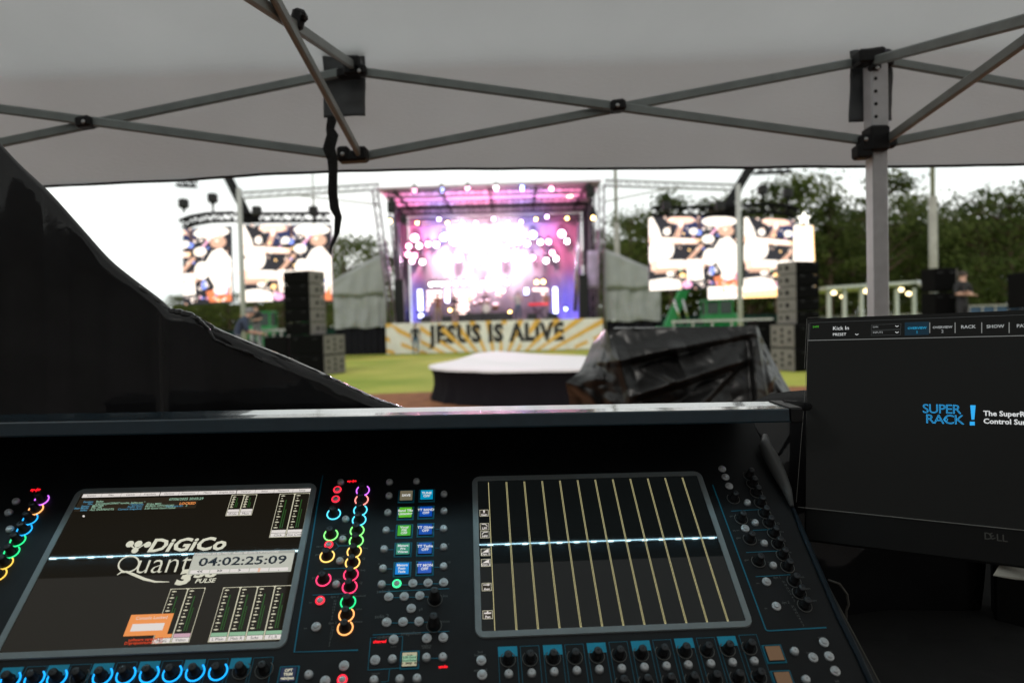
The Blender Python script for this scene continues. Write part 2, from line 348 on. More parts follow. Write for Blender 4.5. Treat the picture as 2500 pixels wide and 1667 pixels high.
# strap
q = MB(); sp = [(812, 286, 12), (806, 315, 10), (812, 330, 14), (803, 362, 15), (812, 392, 13), (813, 420, 11), (812, 470, 11), (817, 510, 11.5), (826, 530, 9), (822, 570, 6), (808, 605, 3), (806, 622, 1.5)]
pl = []
for i, (x, y, w) in enumerate(sp):
    c = at(x, y, 1.955); ww = w * 1.955 / F; a = .35 * math.sin(i * 1.1)
    pl.append((c, ww, a))
vs = []
for c, ww, a in pl:
    d = V(math.cos(a), math.sin(a), 0) * ww; t = V(-math.sin(a), math.cos(a), 0) * min(.003, ww * .5)
    vs += [c - d - t, c + d - t, c + d + t, c - d + t]
fs = [(4 * i + k, 4 * i + (k + 1) % 4, 4 * i + 4 + (k + 1) % 4, 4 * i + 4 + k) for i in range(len(pl) - 1) for k in range(4)] + [(3, 2, 1, 0), tuple(4 * (len(pl) - 1) + k for k in range(4))]
q.add(vs, fs, 0, False); tag(q.build('webbing_strap', M['strap']), 'black webbing strap dangling from the tent frame joint left of the stage', 'strap')
# ------------------------------------------------------------------ CONSOLE frame
UP = ray(1117, -560).normalized(); RT = ray(23800, 551).normalized(); RT = (RT - UP * UP.dot(RT)).normalized(); NN = RT.cross(UP)
if NN.z < 0: NN = -NN
PO = CAM + ray(1430, 1160) * 1.05
PR = Matrix((RT, UP, NN)).transposed()
def P(px, py, w=0.0):
    d = ray(px, py); t = ((PO + NN * w) - CAM).dot(NN) / d.dot(NN); return CAM + d * t
def uv(px, py, w=0.0):
    p = P(px, py, w) - PO; return p.dot(RT), p.dot(UP)
def W(u, v, w=0.0): return PO + RT * u + UP * v + NN * w
desk = thing('mixing_console', W(-.3, -.2, -.35), 'large black audio mixing console with two angled touch screens and lit encoder rings', 'mixing console')
# LED strip under the hood lip
def refl(px, py, s):
    p = P(px, py); d = (p - CAM).normalized(); r = d - NN * 2 * d.dot(NN); return p + r * s
S0 = refl(1430, 1324, .180) - PO
SV, SW = S0.dot(UP), S0.dot(NN)
HB = Vector((0, 0, 1)).cross(RT).normalized()
if HB.y < 0: HB = -HB
ZZ = RT.cross(HB); ZZ = ZZ if ZZ.z > 0 else -ZZ
def LP(u, h, z): return W(u, SV, SW) + HB * h + ZZ * z
UL, UR, UE = -1.02, .284, .262
ptop = W(0, .125, 0) - LP(0, 0, 0); ph, pz = ptop.dot(HB), ptop.dot(ZZ)
def extr(prof, u0, u1, name, m, parent=desk, smooth=False, nseg=1):
    q = MB(); n = len(prof)
    for k in range(nseg):
        a, b = u0 + (u1 - u0) * k / nseg, u0 + (u1 - u0) * (k + 1) / nseg
        q.add([LP(a, *p) for p in prof] + [LP(b, *p) for p in prof], [(i, (i + 1) % n, n + (i + 1) % n, n + i) for i in range(n)], 0, smooth)
    q.poly([LP(u0, *p) for p in reversed(prof)]); q.poly([LP(u1, *p) for p in prof]); return q.build(name, m, parent)
extr([(-.028, -.0065), (-.029, -.0045), (-.0275, .0105), (-.0255, .012), (.0, .0128), (.036, .0145), (.050, .010), (.045, .003), (.012, .003), (.004, .003), (-.004, .002)], UL, UE - .006, 'hood_lip', M['lip'])
extr([(-.0295, -.0070), (-.0305, -.005), (-.029, .0112), (-.026, .0134), (.036, .0160), (.053, .010), (.047, .0022)], UE - .004, UE + .012, 'lip_end_cap', M['blackpl'])
extr([(.010, .0015), (.03, -.012), (ph * .62, pz * .22), (ph * .93, pz * .62), (ph, pz), (ph + .03, pz), (ph + .05, -.02), (.050, .0095), (.0435, .0025), (.012, .0028)], UL, UR, 'hood', M['hoodin'])
q = MB(); q.box(LP((UL + UE) / 2 - .01, .001, .001), (UE - UL - .04, .006, .002), Matrix((RT, HB, ZZ)).transposed()); stp = q.build('light_strip', M['silvring'], desk)
M['ledw'] = emat('strip_led_white', (.62, .93, 1), 55); M['ledbar'] = emat('strip_diffuser', (.5, .85, 1), 38)
q = MB(); q.box(LP((UL + UE) / 2 - .012, .001, -.0008), (UE - UL - .03, .0012, .0012), Matrix((RT, HB, ZZ)).transposed()); q.build('diffuser', M['ledbar'], stp)
q = MB(); uu = UL + .02
while uu < UE - .012:
    q.box(LP(uu, .0005, -.0018), (.009, .0021, .0012), Matrix((RT, HB, ZZ)).transposed()); uu += .0285
q.build('led', M['ledw'], stp)
extr([(.0045, -.0105), (.0045, .0028), (.0075, .0028), (.0075, -.0105)], UL, UE - .01, 'added_baffle', M['hoodin'])  # unseen fin added behind the strip to shade the top of the panel
# body
def slab(u0, v0, u1, v1, w, th, m, name='panel', parent=desk, r=0):
    q = MB(); q.box(W((u0 + u1) / 2, (v0 + v1) / 2, w - th / 2), (u1 - u0, v1 - v0, th), PR, bev=r); return q.build(name, m, parent)
slab(-1.02, -.62, .303, .13, 0, .03, M['panel'], 'control_surface', r=.004)
slab(-1.0, -.6, .301, .10, -.032, .14, M['hoodin'], 'body')
M['trim'] = mat('blue_highlight_trim', (.012, .022, .032), .45, spec=.2)  # the blue stands in for the highlight along the panel's right edge
# right side rail
q = MB(); rp = [(1868, 1062, .012), (1868, 1088, .014), (1884, 1118, .013), (1902, 1155, .011), (1921, 1195, .009), (1934, 1235, .006)]
q.tube([P(x, y, w) for x, y, w in rp], [.004, .010, .0115, .0105, .0075, .003], 12, flat=.8); q.build('side_rail', M['rail'], desk)
q = MB(); rp = [(1934, 1235), (1965, 1310), (2004, 1400), (2047, 1500), (2092, 1590), (2160, 1740)]
q.tube([P(x, y, .002) for x, y in rp], [.003, .004, .004, .004, .004, .004], 8, flat=.5); q.build('edge_trim', M['trim'], desk)
M['cable0'] = mat('grey_edge_line', (.09, .085, .07), .6)
M['cheek'] = mat('console_cheek', (.016, .017, .018), .55)
q = MB(); vv = [.075, -.067, -.12, -.24, -.36, -.6]; q.prism([W(.300, v, -.006) for v in vv] + [W(.306 + max(0, -v - .15) * .07, v, -.012) for v in vv[::-1]], -NN * .16)
q.build('side_cheek', M['cheek'], desk)
q = MB(); q.tube([W(.3065, -.17, -.012), W(.312, -.24, -.012), W(.3205, -.36, -.012), W(.337, -.6, -.012)], .0012, 5); q.build('cheek_edge_line', M['cable0'], desk)  # thin pale line along the outer edge of the cheek
# --- screens
SCR = []
def screen(u0, u1, v0, v1, glass, label):
    q = MB(); bz = .0085; R_ = .012
    def rr(a0, b0, a1, b1, r, w, n=6):
        pts = []
        for cx, cy, a in ((a1 - r, b1 - r, 0), (a0 + r, b1 - r, 1), (a0 + r, b0 + r, 2), (a1 - r, b0 + r, 3)):
            for k in range(n + 1): t = PI / 2 * (a + k / n); pts.append(W(cx + r * math.cos(t), cy + r * math.sin(t), w))
        return pts
    o0 = rr(u0, v0, u1, v1, R_, -.001); o1 = rr(u0 + .0008, v0 + .0008, u1 - .0008, v1 - .0008, R_, .0022); i0 = rr(u0 + bz, v0 + bz, u1 - bz, v1 - bz, .002, .0022); i1 = rr(u0 + bz, v0 + bz, u1 - bz, v1 - bz, .002, .0006)
    n = len(o0)
    for a, b in ((o0, o1), (o1, i0), (i0, i1)): q.add(a + b, [(i, (i + 1) % n, n + (i + 1) % n, n + i) for i in range(n)])
    s_ = q.build('touch_screen', M['bezel'], desk)
    s_['label'] = label
    q = MB(); q.box(W((u0 + u1) / 2, (v0 + v1) / 2, .0004), (u1 - u0 - 2 * bz, v1 - v0 - 2 * bz, .0008), PR); q.build('glass', M[glass], s_)
    return s_
scrL = screen(-.7475, -.404, -.2535, -.003, 'glass_l', 'left touch screen showing a running timecode clock'); scrR = screen(-.175, .181, -.2510, .002, 'glass_r', 'right touch screen showing tall empty channel columns')
HS = .0013
def quad(q, pts, m=0, w=HS): q.poly([P(x, y, w) for x, y in pts], m)
def rect(q, u0, v0, u1, v1, m=0, w=HS): q.poly([W(u0, v0, w), W(u1, v0, w), W(u1, v1, w), W(u0, v1, w)], m)
def frame_r(q, u0, v0, u1, v1, t, m=0, w=HS):
    rect(q, u0, v0, u1, v0 + t, m, w); rect(q, u0, v1 - t, u1, v1, m, w); rect(q, u0, v0 + t, u0 + t, v1 - t, m, w); rect(q, u1 - t, v0 + t, u1, v1 - t, m, w)
TXT = {}
def text_mesh(s, size, bold=0, shear=0, align='LEFT', sx=1.0, space=1.0):
    cu = bpy.data.curves.new('t', 'FONT'); cu.body = s; cu.size = size; cu.offset = bold * size; cu.shear = shear
    cu.align_x = align; cu.align_y = 'CENTER'; cu.space_character = space; cu.resolution_u = 2; cu.fill_mode = 'BOTH'
    o = bpy.data.objects.new('t', cu); col.objects.link(o); bpy.context.view_layer.update()
    me = bpy.data.meshes.new_from_object(o.evaluated_get(bpy.context.evaluated_depsgraph_get()))
    vs = [V(v.co.x * sx, v.co.y, 0) for v in me.vertices]; fs = [tuple(p.vertices) for p in me.polygons]
    bpy.data.objects.remove(o); bpy.data.curves.remove(cu); bpy.data.meshes.remove(me); return vs, fs
def text(q, s, pos, R, size, m=0, **k):
    vs, fs = text_mesh(s, size, **k); q.add([Vector(pos) + R @ v for v in vs], fs, m)
def ptext(q, s, px, py, size, m=0, w=HS, **k): text(q, s, P(px, py, w), PR, size, m, **k)
def ftext(q, s, x0, x1, yc, cap, m=0, w=None, fn=None, **k):
    w = HS if w is None else w; a = P(x0, yc, w); b = P(x1, yc, w); dist = (a - CAM).length; ct = abs((a - CAM).normalized().dot(NN)); sz = cap / F * dist / ct / .70
    vs, fs = text_mesh(s, sz, **k); t0_ = min(v.x for v in vs); t1_ = max(v.x for v in vs); wd_ = (b - a).length
    q.add([a + PR @ V((v.x - t0_) / (t1_ - t0_) * wd_, v.y, 0) for v in vs], fs, m)
def z1(x, y): return x / 3.015, 1150 + y / 3.015      # reading of the left screen crop
LM = [M['white'], M['cream'], M['wlogo'], M['sdark'], M['scyan'], M['sgreen'], M['sorange'], M['sred'], M['spink'], M['smint'], M['sbox'], M['mgreen'], M['blackpl']]
q = MB()
u0, v1 = uv(*z1(608, 178)); u1, _ = uv(*z1(2297, 130)); vb = uv(*z1(1400, 178))[1]; vt = uv(*z1(1400, 153))[1]
names = ['Session', 'Files', 'Layout', 'Snapshots', 'Options', 'Processors', 'Matrix', 'Graphic EQs', 'Control', 'Solos', 'Network', 'Setup']
tw = (u1 - u0) / 12
for i, nme in enumerate(names):
    gap = .0010 if i in (0, 4, 8) else .0003
    rect(q, u0 + i * tw + gap, vb, u0 + (i + 1) * tw, vt, 0); text(q, nme, W(u0 + (i + .5) * tw, (vb + vt) / 2, HS + .0002), PR, .0043, 3, align='CENTER')
q.build('menu_bar', LM, scrL)
q = MB(); a = uv(*z1(590, 212)); b = uv(*z1(1440, 270)); rect(q, a[0], b[1] - .001, b[0], a[1], 10, HS - .0002)
info = [(700, 224, 'Session:', ' Bailey'), (695, 240, 'File:', ' d:\\projects\\250607 tumbla_bailey.ses *'), (672, 256, 'Status:', ' MASTER *'), (665, 270, 'Sess Mode:', ' PFL, PFL'), (655, 285, 'Safes:', ' ALL SNAPSHOTS'),
        (1070, 243, 'Timecode:', ' 30 fps MIDI'), (1062, 258, 'Audio Sync:', ' 48.0kHz OPTOCORE'), (1056, 275, 'Current Snapshot:', ' 3.00 Good Good Father'), (1360, 254, 'Optocore ID:', ' 3')]
for x, y, a_, b_ in info:
    ptext(q, a_, *z1(x - 12, y), .0044, 4, align='RIGHT', bold=.02); ptext(q, b_, *z1(x, y - 1), .0044, 5, bold=.02)
ptext(q, '07/06/2025 20:03:29', *z1(1245, 207), .0058, 5, bold=.02); ptext(q, 'LOCKED', *z1(1320, 238), .0058, 6, bold=.03)
q.add([P(*z1(615 + 9 * math.cos(t), 330 + 8 * math.sin(t)), HS) for t in [i * PI / 4 for i in range(8)]], [tuple(range(7, -1, -1))], 0)
q.build('session_readout', LM, scrL)
# logo lettering
q = MB()
for cx, cy, r in ((958, 539, 22), (1020, 538, 22), (1088, 543, 20), (995, 586, 19)):
    c = W(*uv(*z1(cx, cy)), HS); rr_ = r / 3.015 * .93 / F * 1.25
    q.add([c + RT * rr_ * math.cos(t) + UP * rr_ * math.sin(t) for t in [i * PI / 10 for i in range(20)]], [tuple(range(20))], 2)
def stroke(q, pts, wd, m, w=HS):
    pts = [P(*p, w) for p in pts]; n = len(pts); vs = []
    for i, p in enumerate(pts):
        d = (pts[min(i + 1, n - 1)] - pts[max(i - 1, 0)]).normalized(); s_ = NN.cross(d); ww = wd if not isinstance(wd, list) else wd[i]
        vs += [p + s_ * ww, p - s_ * ww]
    q.add(vs, [(2 * i, 2 * i + 1, 2 * i + 3, 2 * i + 2) for i in range(n - 1)], m)
stroke(q, [z1(965, 548), z1(990, 566), z1(1015, 545)], .0011, 2); stroke(q, [z1(998, 578), z1(1078, 527)], .0009, 2)
ftext(q, 'DiGiCo', *[z1(1098, 0)[0], z1(1662, 0)[0]], z1(0, 551)[1], 23, 2, bold=.03, shear=.18)
ftext(q, 'uant', z1(1018, 0)[0], z1(1402, 0)[0], z1(0, 686)[1], 37, 2, bold=-.012)
# Q ring and swoosh
ctr = z1(947, 682)
pts = [(ctr[0] + (74 * math.cos(t) + 14 * math.sin(t)) / 3.015, ctr[1] - 58 * math.sin(t) / 3.015) for t in [i * 2 * PI / 36 for i in range(37)]]
stroke(q, pts, .0010, 2)
stroke(q, [z1(862, 762), z1(890, 742), z1(930, 738), z1(985, 760), z1(1060, 792), z1(1140, 812), z1(1245, 813)], [.0006, .0012, .0014, .0018, .0018, .0012, .0004], 2)
ftext(q, '3', z1(1298, 0)[0], z1(1412, 0)[0], z1(0, 786)[1], 25, 2, bold=.06, shear=.15)
ftext(q, '38', z1(1430, 0)[0], z1(1600, 0)[0], z1(0, 754)[1], 15, 2, bold=.05, shear=.15)
ftext(q, 'PULSE', z1(1437, 0)[0], z1(1587, 0)[0], z1(0, 808)[1], 7.6, 2, bold=.03, shear=.2)
q.build('logo_lettering', LM, scrL)
# timecode window
q = MB(); a = uv(*z1(1425, 606)); b = uv(*z1(2160, 745)); tu0, tv1 = uv(*z1(1405, 606)); tu0 = uv(*z1(1405, 690))[0]; tu1 = uv(*z1(2158, 665))[0]; tv1 = uv(*z1(1790, 596))[1]; tv0 = uv(*z1(1770, 755))[1]
M['win'] = emat('clock_window', (.55, .55, .47), .85); M['win2'] = emat('clock_window_title', (.42, .42, .37), .8)
LM2 = LM + [M['win'], M['win2']]
HW = HS + .0005
rect(q, tu0, tv0, tu1, tv1, 13, HW); hh = (tv1 - tv0)
rect(q, tu0, tv1 - hh * .14, tu1, tv1, 14, HW + .0002); text(q, 'Timecode 30 fps MIDI  Audio 48.0kHz OPTOCORE', W((tu0 + tu1) / 2 - .01, tv1 - hh * .07, HW + .0004), PR, .0052, 0, align='CENTER')
ftext(q, '04:02:25:09', z1(1462, 0)[0], z1(2103, 0)[0], z1(0, 671)[1], 15.5, 3, w=HW + .0003, bold=.02)
for i, s_ in enumerate(('<<', '>>', '>', '||', '.')):
    x0 = tu0 + .003 + i * (tu1 - tu0 - .006) / 5; x1 = x0 + (tu1 - tu0 - .006) / 5 - .0012
    rect(q, x0, tv0 + hh * .05, x1, tv0 + hh * .2, 0, HW + .0002); text(q, s_, W((x0 + x1) / 2, tv0 + hh * .125, HW + .0004), PR, .006, 6 if i == 3 else 3, align='CENTER', bold=.03)
q.build('timecode_window', LM2, scrL)
# meters
def meters(c0, c1, n, labs, head=0, mh=.85):
    q = MB(); ua = uv(*c0)[0]; ub = uv(*c1)[0]; va = uv(*c0)[1]; vb_ = uv(*c1)[1]
    v_t, v_b = max(va, vb_), min(va, vb_); cw = (ub - ua) / n; H = v_t - v_b
    for i in range(n):
        x0 = ua + i * cw; x1 = x0 + cw; t = .0007
        frame_r(q, x0, v_b, x1, v_t, t, 1)
        for c_, s1, s2 in (((x0, v_t), 1, -1), ((x1, v_t), -1, -1)):
            q.poly([W(c_[0], c_[1], HS + .0001), W(c_[0] + s1 * .003, c_[1], HS + .0001), W(c_[0], c_[1] + s2 * .003, HS + .0001)][::(1 if s1 * s2 > 0 else -1)], 1)
        lb = v_b + H * .16 if n == 4 or H > .05 else v_b + H * .3
        nt_ = 13 if H > .06 else 9
        for k in range(nt_):
            y = lb + .004 + (v_t - .004 - lb - .004) * k / (nt_ - 1); big = k % 2 == 0
            rect(q, x0 + cw * (.13 if big else .18), y - .0006, x0 + cw * (.38 if big else .27), y + .0006, 1)
            rect(q, x0 + cw * .2, y - .001, x0 + cw * .3, y + .001, 1, HS + .0001) if big else None
        rect(q, x0 + cw * .48, lb + .003, x0 + cw * .56, v_t - .012 * H / .08, 11)
        rect(q, x0 + cw * .62, lb + .003, x0 + cw * .68, v_t - .03 * H / .08, 11)
        hcol = [9, 6, 8, 0][labs[i][1]]
        rect(q, x0 + .0012, v_b + .0008, x1 - .0012, v_b + (lb - v_b) * .55, 0); rect(q, x0 + .0012, v_b + (lb - v_b) * .6, x1 - .0012, lb, hcol)
        text(q, labs[i][0], W((x0 + x1) / 2, v_b + (lb - v_b) * .28, HS + .0002), PR, min(.0052, (lb - v_b) * .5), 3, align='CENTER')
    return q.build('meter_group', LM, scrL)
meters(z1(1685, 251), z1(1875, 250), 2, [('Mic L', 3), ('Mic R', 3)]) if False else None
def mrect(tl, tr, bl, br, n, labs):
    ua = (uv(*tl)[0] + uv(*bl)[0]) / 2; ub = (uv(*tr)[0] + uv(*br)[0]) / 2; vt_ = (uv(*tl)[1] + uv(*tr)[1]) / 2; vb_ = (uv(*bl)[1] + uv(*br)[1]) / 2
    class _: pass
    global uv_save
    q0 = W(ua, vt_, 0); q1 = W(ub, vb_, 0)
    def toPx(p):
        c = CR.transposed() @ (p - CAM); return 1250 + F * c.x / -c.z, 833.5 - F * c.y / -c.z
    return meters(toPx(q0), toPx(q1), n, labs)
mrect(z1(1705, 178), z1(1893, 172), z1(1663, 332), z1(1855, 328), 2, [('Wide', 3), ('Main', 3)])
mrect(z1(2057, 170), z1(2283, 163), z1(1985, 490), z1(2223, 485), 2, [('Click', 3), ('Time Code', 3)])
mrect(z1(1255, 868), z1(1518, 860), z1(1120, 1272), z1(1390, 1262), 2, [('Music', 1), ('Video', 2)])
mrect(z1(1645, 857), z1(2153, 842), z1(1532, 1258), z1(2072, 1242), 4, [('L Main', 0), ('Main R', 0), ('Subs', 0), ('F.L.R', 0)])
q = MB(); oc = uv(*z1(1102, 1133)); ow, oh = .0505, .0145
rect(q, oc[0] - ow / 2 - .001, oc[1] - oh * .95, oc[0] + ow / 2, oc[1] + oh * .95, 6, HW); rect(q, oc[0] - ow * .4, oc[1] - oh * .55, oc[0] + ow * .36, oc[1] + oh * .1, 0, HW + .0002)
text(q, 'Console Locked', W(oc[0], oc[1] + oh * .6, HW + .0002), PR, .0058, 0, align='CENTER')
ptext(q, 'software version 20', *z1(945, 1242), .0050, 7, bold=.03); ptext(q, 'D:\\projects\\tumbla_set', *z1(915, 1266), .0048, 7, bold=.03)
q.build('lock_message', LM, scrL)
# right screen picture
def z3(x, y): return 1100 + x / 2.765, 1100 + y / 2.765
q = MB(); vtop = uv(*z3(722, 205))[1]; vbot = uv(*z3(1020, 1188))[1]; ug0 = uv(*z3(299, 1222))[0]; ug1 = uv(*z3(2007, 1137))[0]
for i in range(13):
    x = ug0 + (ug1 - ug0) * i / 12
    if 0 < i < 12:
        rect(q, x - .0011, vbot, x - .0004, vtop, 0); rect(q, x + .0004, vbot, x + .0011, vtop, 0)
        rect(q, x - .0012, vbot, x + .0012, vbot + .0012, 0)
    else: rect(q, x - .0005, vbot, x + .0005, vtop, 0)
q.build('channel_grid', M['grid'], scrR)
RM = [M['white'], M['cream'], M['sbox']]
for nme, cy, cx, cyp in (('Gain', 424, 212, 424), ('LPF', 515, 215, 515), ('HPF', 569, 218, 569), ('Dyn 1', 688, 224, 688), ('Dyn 2', 759, 227, 759), ('Aux', 922, 235, 922), ('Pan', 1109, 243, 1109)):
    q = MB(); c = uv(*z3(cx, cyp)); a = (ug0 - .0142, c[1]); hw, hh_ = .0064, .0057
    rect(q, a[0] + .006 - hw, a[1] - hh_, a[0] + .006 + hw, a[1] + hh_, 2, HS - .0002)
    frame_r(q, a[0] + .006 - hw, a[1] - hh_, a[0] + .006 + hw, a[1] + hh_, .0006, 1)
    text(q, nme, W(a[0] + .006, a[1] - hh_ * .55, HS + .0002), PR, .0048, 0, align='CENTER', bold=.03)
    X0 = a[0] + .006; Yc = a[1] + .002
    def ln(p, r, t=.0006):
        p0 = W(X0 + p[0], Yc + p[1], HS + .0001); p1 = W(X0 + r[0], Yc + r[1], HS + .0001); d = (p1 - p0).normalized(); s_ = NN.cross(d) * t
        q.poly([p0 + s_, p0 - s_, p1 - s_, p1 + s_][::-1], 0)
    if nme == 'Gain': ln((0, -.002), (0, .003), .0009); ln((-.0015, .001), (.0015, .001))
    if nme == 'LPF': ln((-.004, .002), (.001, .002)); ln((.001, .002), (.004, -.0015))
    if nme == 'HPF': ln((-.004, -.0015), (-.001, .002)); ln((-.001, .002), (.004, .002))
    if nme[:3] == 'Dyn': q.poly([W(X0 - .0045, Yc - .0025, HS + .0001), W(X0 + .0045, Yc - .0025, HS + .0001), W(X0 + .0045, Yc + .003, HS + .0001), W(X0 + .001, Yc + .0015, HS + .0001)], 0)
    if nme == 'Aux': ln((-.0045, .001), (.0045, .001)); ln((.002, -.0005), (.002, .0025), .0008)
    if nme == 'Pan': ln((-.0045, 0), (.0045, 0), .0009); ln((0, -.0012), (0, .0028), .0009)
    q.build('function_icon', RM, scrR)
# ---- knobs, buttons (template meshes in local panel axes)
def tmpl(name, fn, mats):
    q = MB(); fn(q); me = bpy.data.meshes.new(name); me.from_pydata(q.v, [], q.f)
    for m_ in mats: me.materials.append(m_)
    me.polygons.foreach_set('material_index', q.m); me.polygons.foreach_set('use_smooth', q.sm); me.update(); return me
I3 = Matrix.Identity(3)
me_knob = tmpl('knob', lambda q: (q.lathe((0, 0, 0), I3, [(.0062, 0), (.0062, .0035), (.0052, .004), (.005, .0145), (.0045, .0155)], 20, 0), q.lathe((0, 0, .01555), I3, [(.0044, 0), (.004, .0004), (.0008, .0006)], 16, 1, cap=False)), [M['knob'], M['knobtop']])
me_tall = tmpl('knob', lambda q: (q.lathe((0, 0, 0), I3, [(.0075, 0), (.0072, .012), (.0055, .013), (.0052, .024), (.0046, .025)], 20, 0), q.lathe((0, 0, .02505), I3, [(.0045, 0), (.004, .0004), (.0008, .0006)], 16, 1, cap=False)), [M['knob'], M['knobtop']])
def arc_fn(a0, a1, R_, r_):
    def f(q): q.tube([(R_ * math.cos(t), R_ * math.sin(t), .0012) for t in [a0 + (a1 - a0) * i / 40 for i in range(41)]], r_, 8)
    return f
A0, A1 = math.radians(-232), math.radians(52)
me_btn = tmpl('button', lambda q: (q.lathe((0, 0, 0), I3, [(.0056, 0), (.0056, .001), (.0050, .0014)], 22, 1), q.lathe((0, 0, .0014), I3, [(.0047, 0), (.0046, .0022), (.0040, .0032), (.0026, .0037), (.0006, .0039)], 22, 0, cap=False)), [M['silver'], M['silvring']])
me_btn2 = tmpl('button', lambda q: (q.lathe((0, 0, 0), I3, [(.0060, 0), (.0060, .001), (.0056, .0022), (.0042, .0024)], 22, 1), q.lathe((0, 0, .0018), I3, [(.0036, 0), (.0036, .0020), (.0030, .0028), (.0006, .0031)], 22, 0, cap=False)), [M['silver'], M['silver']])
me_halo = {}
def halo(parent, p, mtl, R_=.0075, full=False, r_=.00085, name='light_ring'):
    k = (mtl.name, R_, full)
    if k not in me_halo: me_halo[k] = tmpl(name, arc_fn(0 if full else A0, 2 * PI if full else A1, R_, r_), [mtl])
    return link(name, me_halo[k], p, parent, PR)
GL = {k: emat('ring_' + k, c, s * .8) for k, (c, s) in dict(violet=((.62, .15, 1), 2.0), salmon=((1, .28, .24), 2.2), cyan=((.1, .72, 1), 2.0), green=((.25, 1, .22), 2.0), spring=((.03, 1, .32), 1.5), amber=((1, .62, .16), 2.1), crimson=((1, .05, .16), 2.0), orange=((1, .42, .13), 2.2), blue=((.01, .38, 1), 2.2), red=((1, .02, .05), 2.0), yellow=((1, .66, .1), 1.6), sky=((.02, .42, 1), 1.8), emerald=((.05, 1, .35), 2.0)).items()}
def encoder(px, py, c=None, tall=False, R_=.0092):
    p = P(px, py); k = link('encoder', me_tall if tall else me_knob, p, desk, PR)
    o = bpy.data.objects.new('light_ring', None) if False else None
    key = ((c or 'off'), R_, 'e')
    if key not in me_halo: me_halo[key] = tmpl('light_ring', arc_fn(A0, A1, R_, .00095 if c else .0005), [GL[c] if c else M['offring']])
    r = bpy.data.objects.new('light_ring', me_halo[key]); col.objects.link(r); r.parent = k; WL[r.name] = p.copy()
    if c: k['label'] = c + ' lit rotary knob'
    return k
def button(px, py, c=None, ringed=False):
    p = P(px, py); k = link('button', me_btn2 if ringed else me_btn, p, desk, PR)
    if c:
        key = (c, 'b')
        if key not in me_halo: me_halo[key] = tmpl('button_ring', lambda q: q.lathe((0, 0, .0005), I3, [(.0042, 0.0018), (.0046, .0026), (.0058, .0026), (.0061, .0015)], 24, 0, cap=False), [GL[c]])
        r = bpy.data.objects.new('button_ring', me_halo[key]); col.objects.link(r); r.parent = k; WL[r.name] = p.copy(); k['label'] = c + ' lit push button'
    return k
for (x, y, c) in [(815, 1255, 'cyan'), (808, 1306, 'green'), (799, 1358, 'amber'), (790, 1415, 'crimson')]: encoder(x, y, c)
for (x, y, c) in [(886, 1198, 'violet'), (883, 1221, 'salmon'), (880, 1246, 'cyan'), (877, 1270, 'cyan'), (872, 1296, 'green'), (870, 1321, 'green'), (865, 1347, 'amber'), (861, 1374, 'amber'), (857, 1403, 'crimson'), (854, 1433, 'crimson'), (850, 1470, 'spring'), (846, 1501, 'orange'), (843, 1533, 'orange')]: encoder(x, y, c)
for (x, y, c) in [(102, 1221, 'violet'), (88, 1244, 'orange'), (74, 1268, 'sky'), (60, 1294, 'sky'), (44, 1320, 'spring'), (29, 1348, 'spring'), (13, 1375, 'yellow'), (-3, 1403, 'yellow')]: encoder(x, y, c)
for x, y in [(40, 1225), (22, 1252), (25, 1293), (-12, 1340)]: button(x, y)
bl = [(26, 1660, 1), (85, 1657, 1), (140, 1654, 1), (195, 1652, 0), (251, 1650, 1), (308, 1647, 1), (365, 1645, 1), (421, 1643, 1), (477, 1641, 1), (533, 1639, 1), (590, 1637, 0), (645, 1635, 0)]
for x, y, c in bl: encoder(x, y, 'blue' if c else None, R_=.0102)
rl = [(1240, 1610), (1294, 1608), (1350, 1606), (1403, 1604), (1457, 1601), (1511, 1598), (1565, 1596), (1618, 1593), (1671, 1590), (1725, 1588), (1776, 1585), (1829, 1581)]
for x, y in rl: encoder(x, y)
for x, y in [(1242, 1645), (1298, 1643), (1353, 1640), (1408, 1637), (1463, 1634), (1518, 1632), (1573, 1629), (1627, 1626), (1680, 1623), (1735, 1620), (1788, 1617), (1841, 1614)]: button(x, y)
for x, y in [(1520, 1670), (1577, 1667), (1634, 1664), (1690, 1661), (1745, 1658), (1800, 1655), (1852, 1652)]: encoder(x, y)
for x, y, c in [(824, 1197, 'red'), (820, 1220, 'red'), (803, 1331, 'red'), (782, 1467, 'red'), (836, 1660, 'red'), (969, 1426, 'emerald')]: button(x, y, c, True)
for x, y in [(844, 1268), (837, 1317), (830, 1370), (821, 1427), (950, 1211), (947, 1252), (943, 1295), (938, 1341), (935, 1388), (932, 1427), (1084, 1207), (1084, 1248), (1083, 1291), (1083, 1336), (1083, 1383), (958, 1609), (1041, 1605), (1081, 1604), (913, 1660), (976, 1658), (1018, 1656), (754, 1647), (1939, 1590), (1967, 1659), (1824, 1228), (1843, 1277), (1865, 1327), (1887, 1381), (832, 1178), (951, 1178), (1017, 1176)]: button(x, y)
for x, y in [(772, 1530), (1008, 1424), (1045, 1423), (1083, 1422), (949, 1457), (987, 1456), (1025, 1454), (1004, 1485), (944, 1519), (984, 1518), (1023, 1517), (961, 1561), (1042, 1558), (1082, 1556), (916, 1611), (840, 1625), (794, 1662), (1175, 1612), (1177, 1647), (2011, 1568), (1985, 1605), (2024, 1602), (2039, 1638), (1871, 1420), (1895, 1480), (1763, 1145), (1771, 1165), (1780, 1187), (1819, 1290)]: button(x, y, None, True)
for x, y in [(1790, 1218), (1809, 1267), (1830, 1317), (1851, 1371), (1829, 1162), (1837, 1182), (1846, 1204), (1856, 1229), (1866, 1254), (1877, 1278), (1889, 1303), (1899, 1329), (1911, 1356), (1922, 1384), (1938, 1419), (1951, 1448), (1964, 1478)]: encoder(x, y)
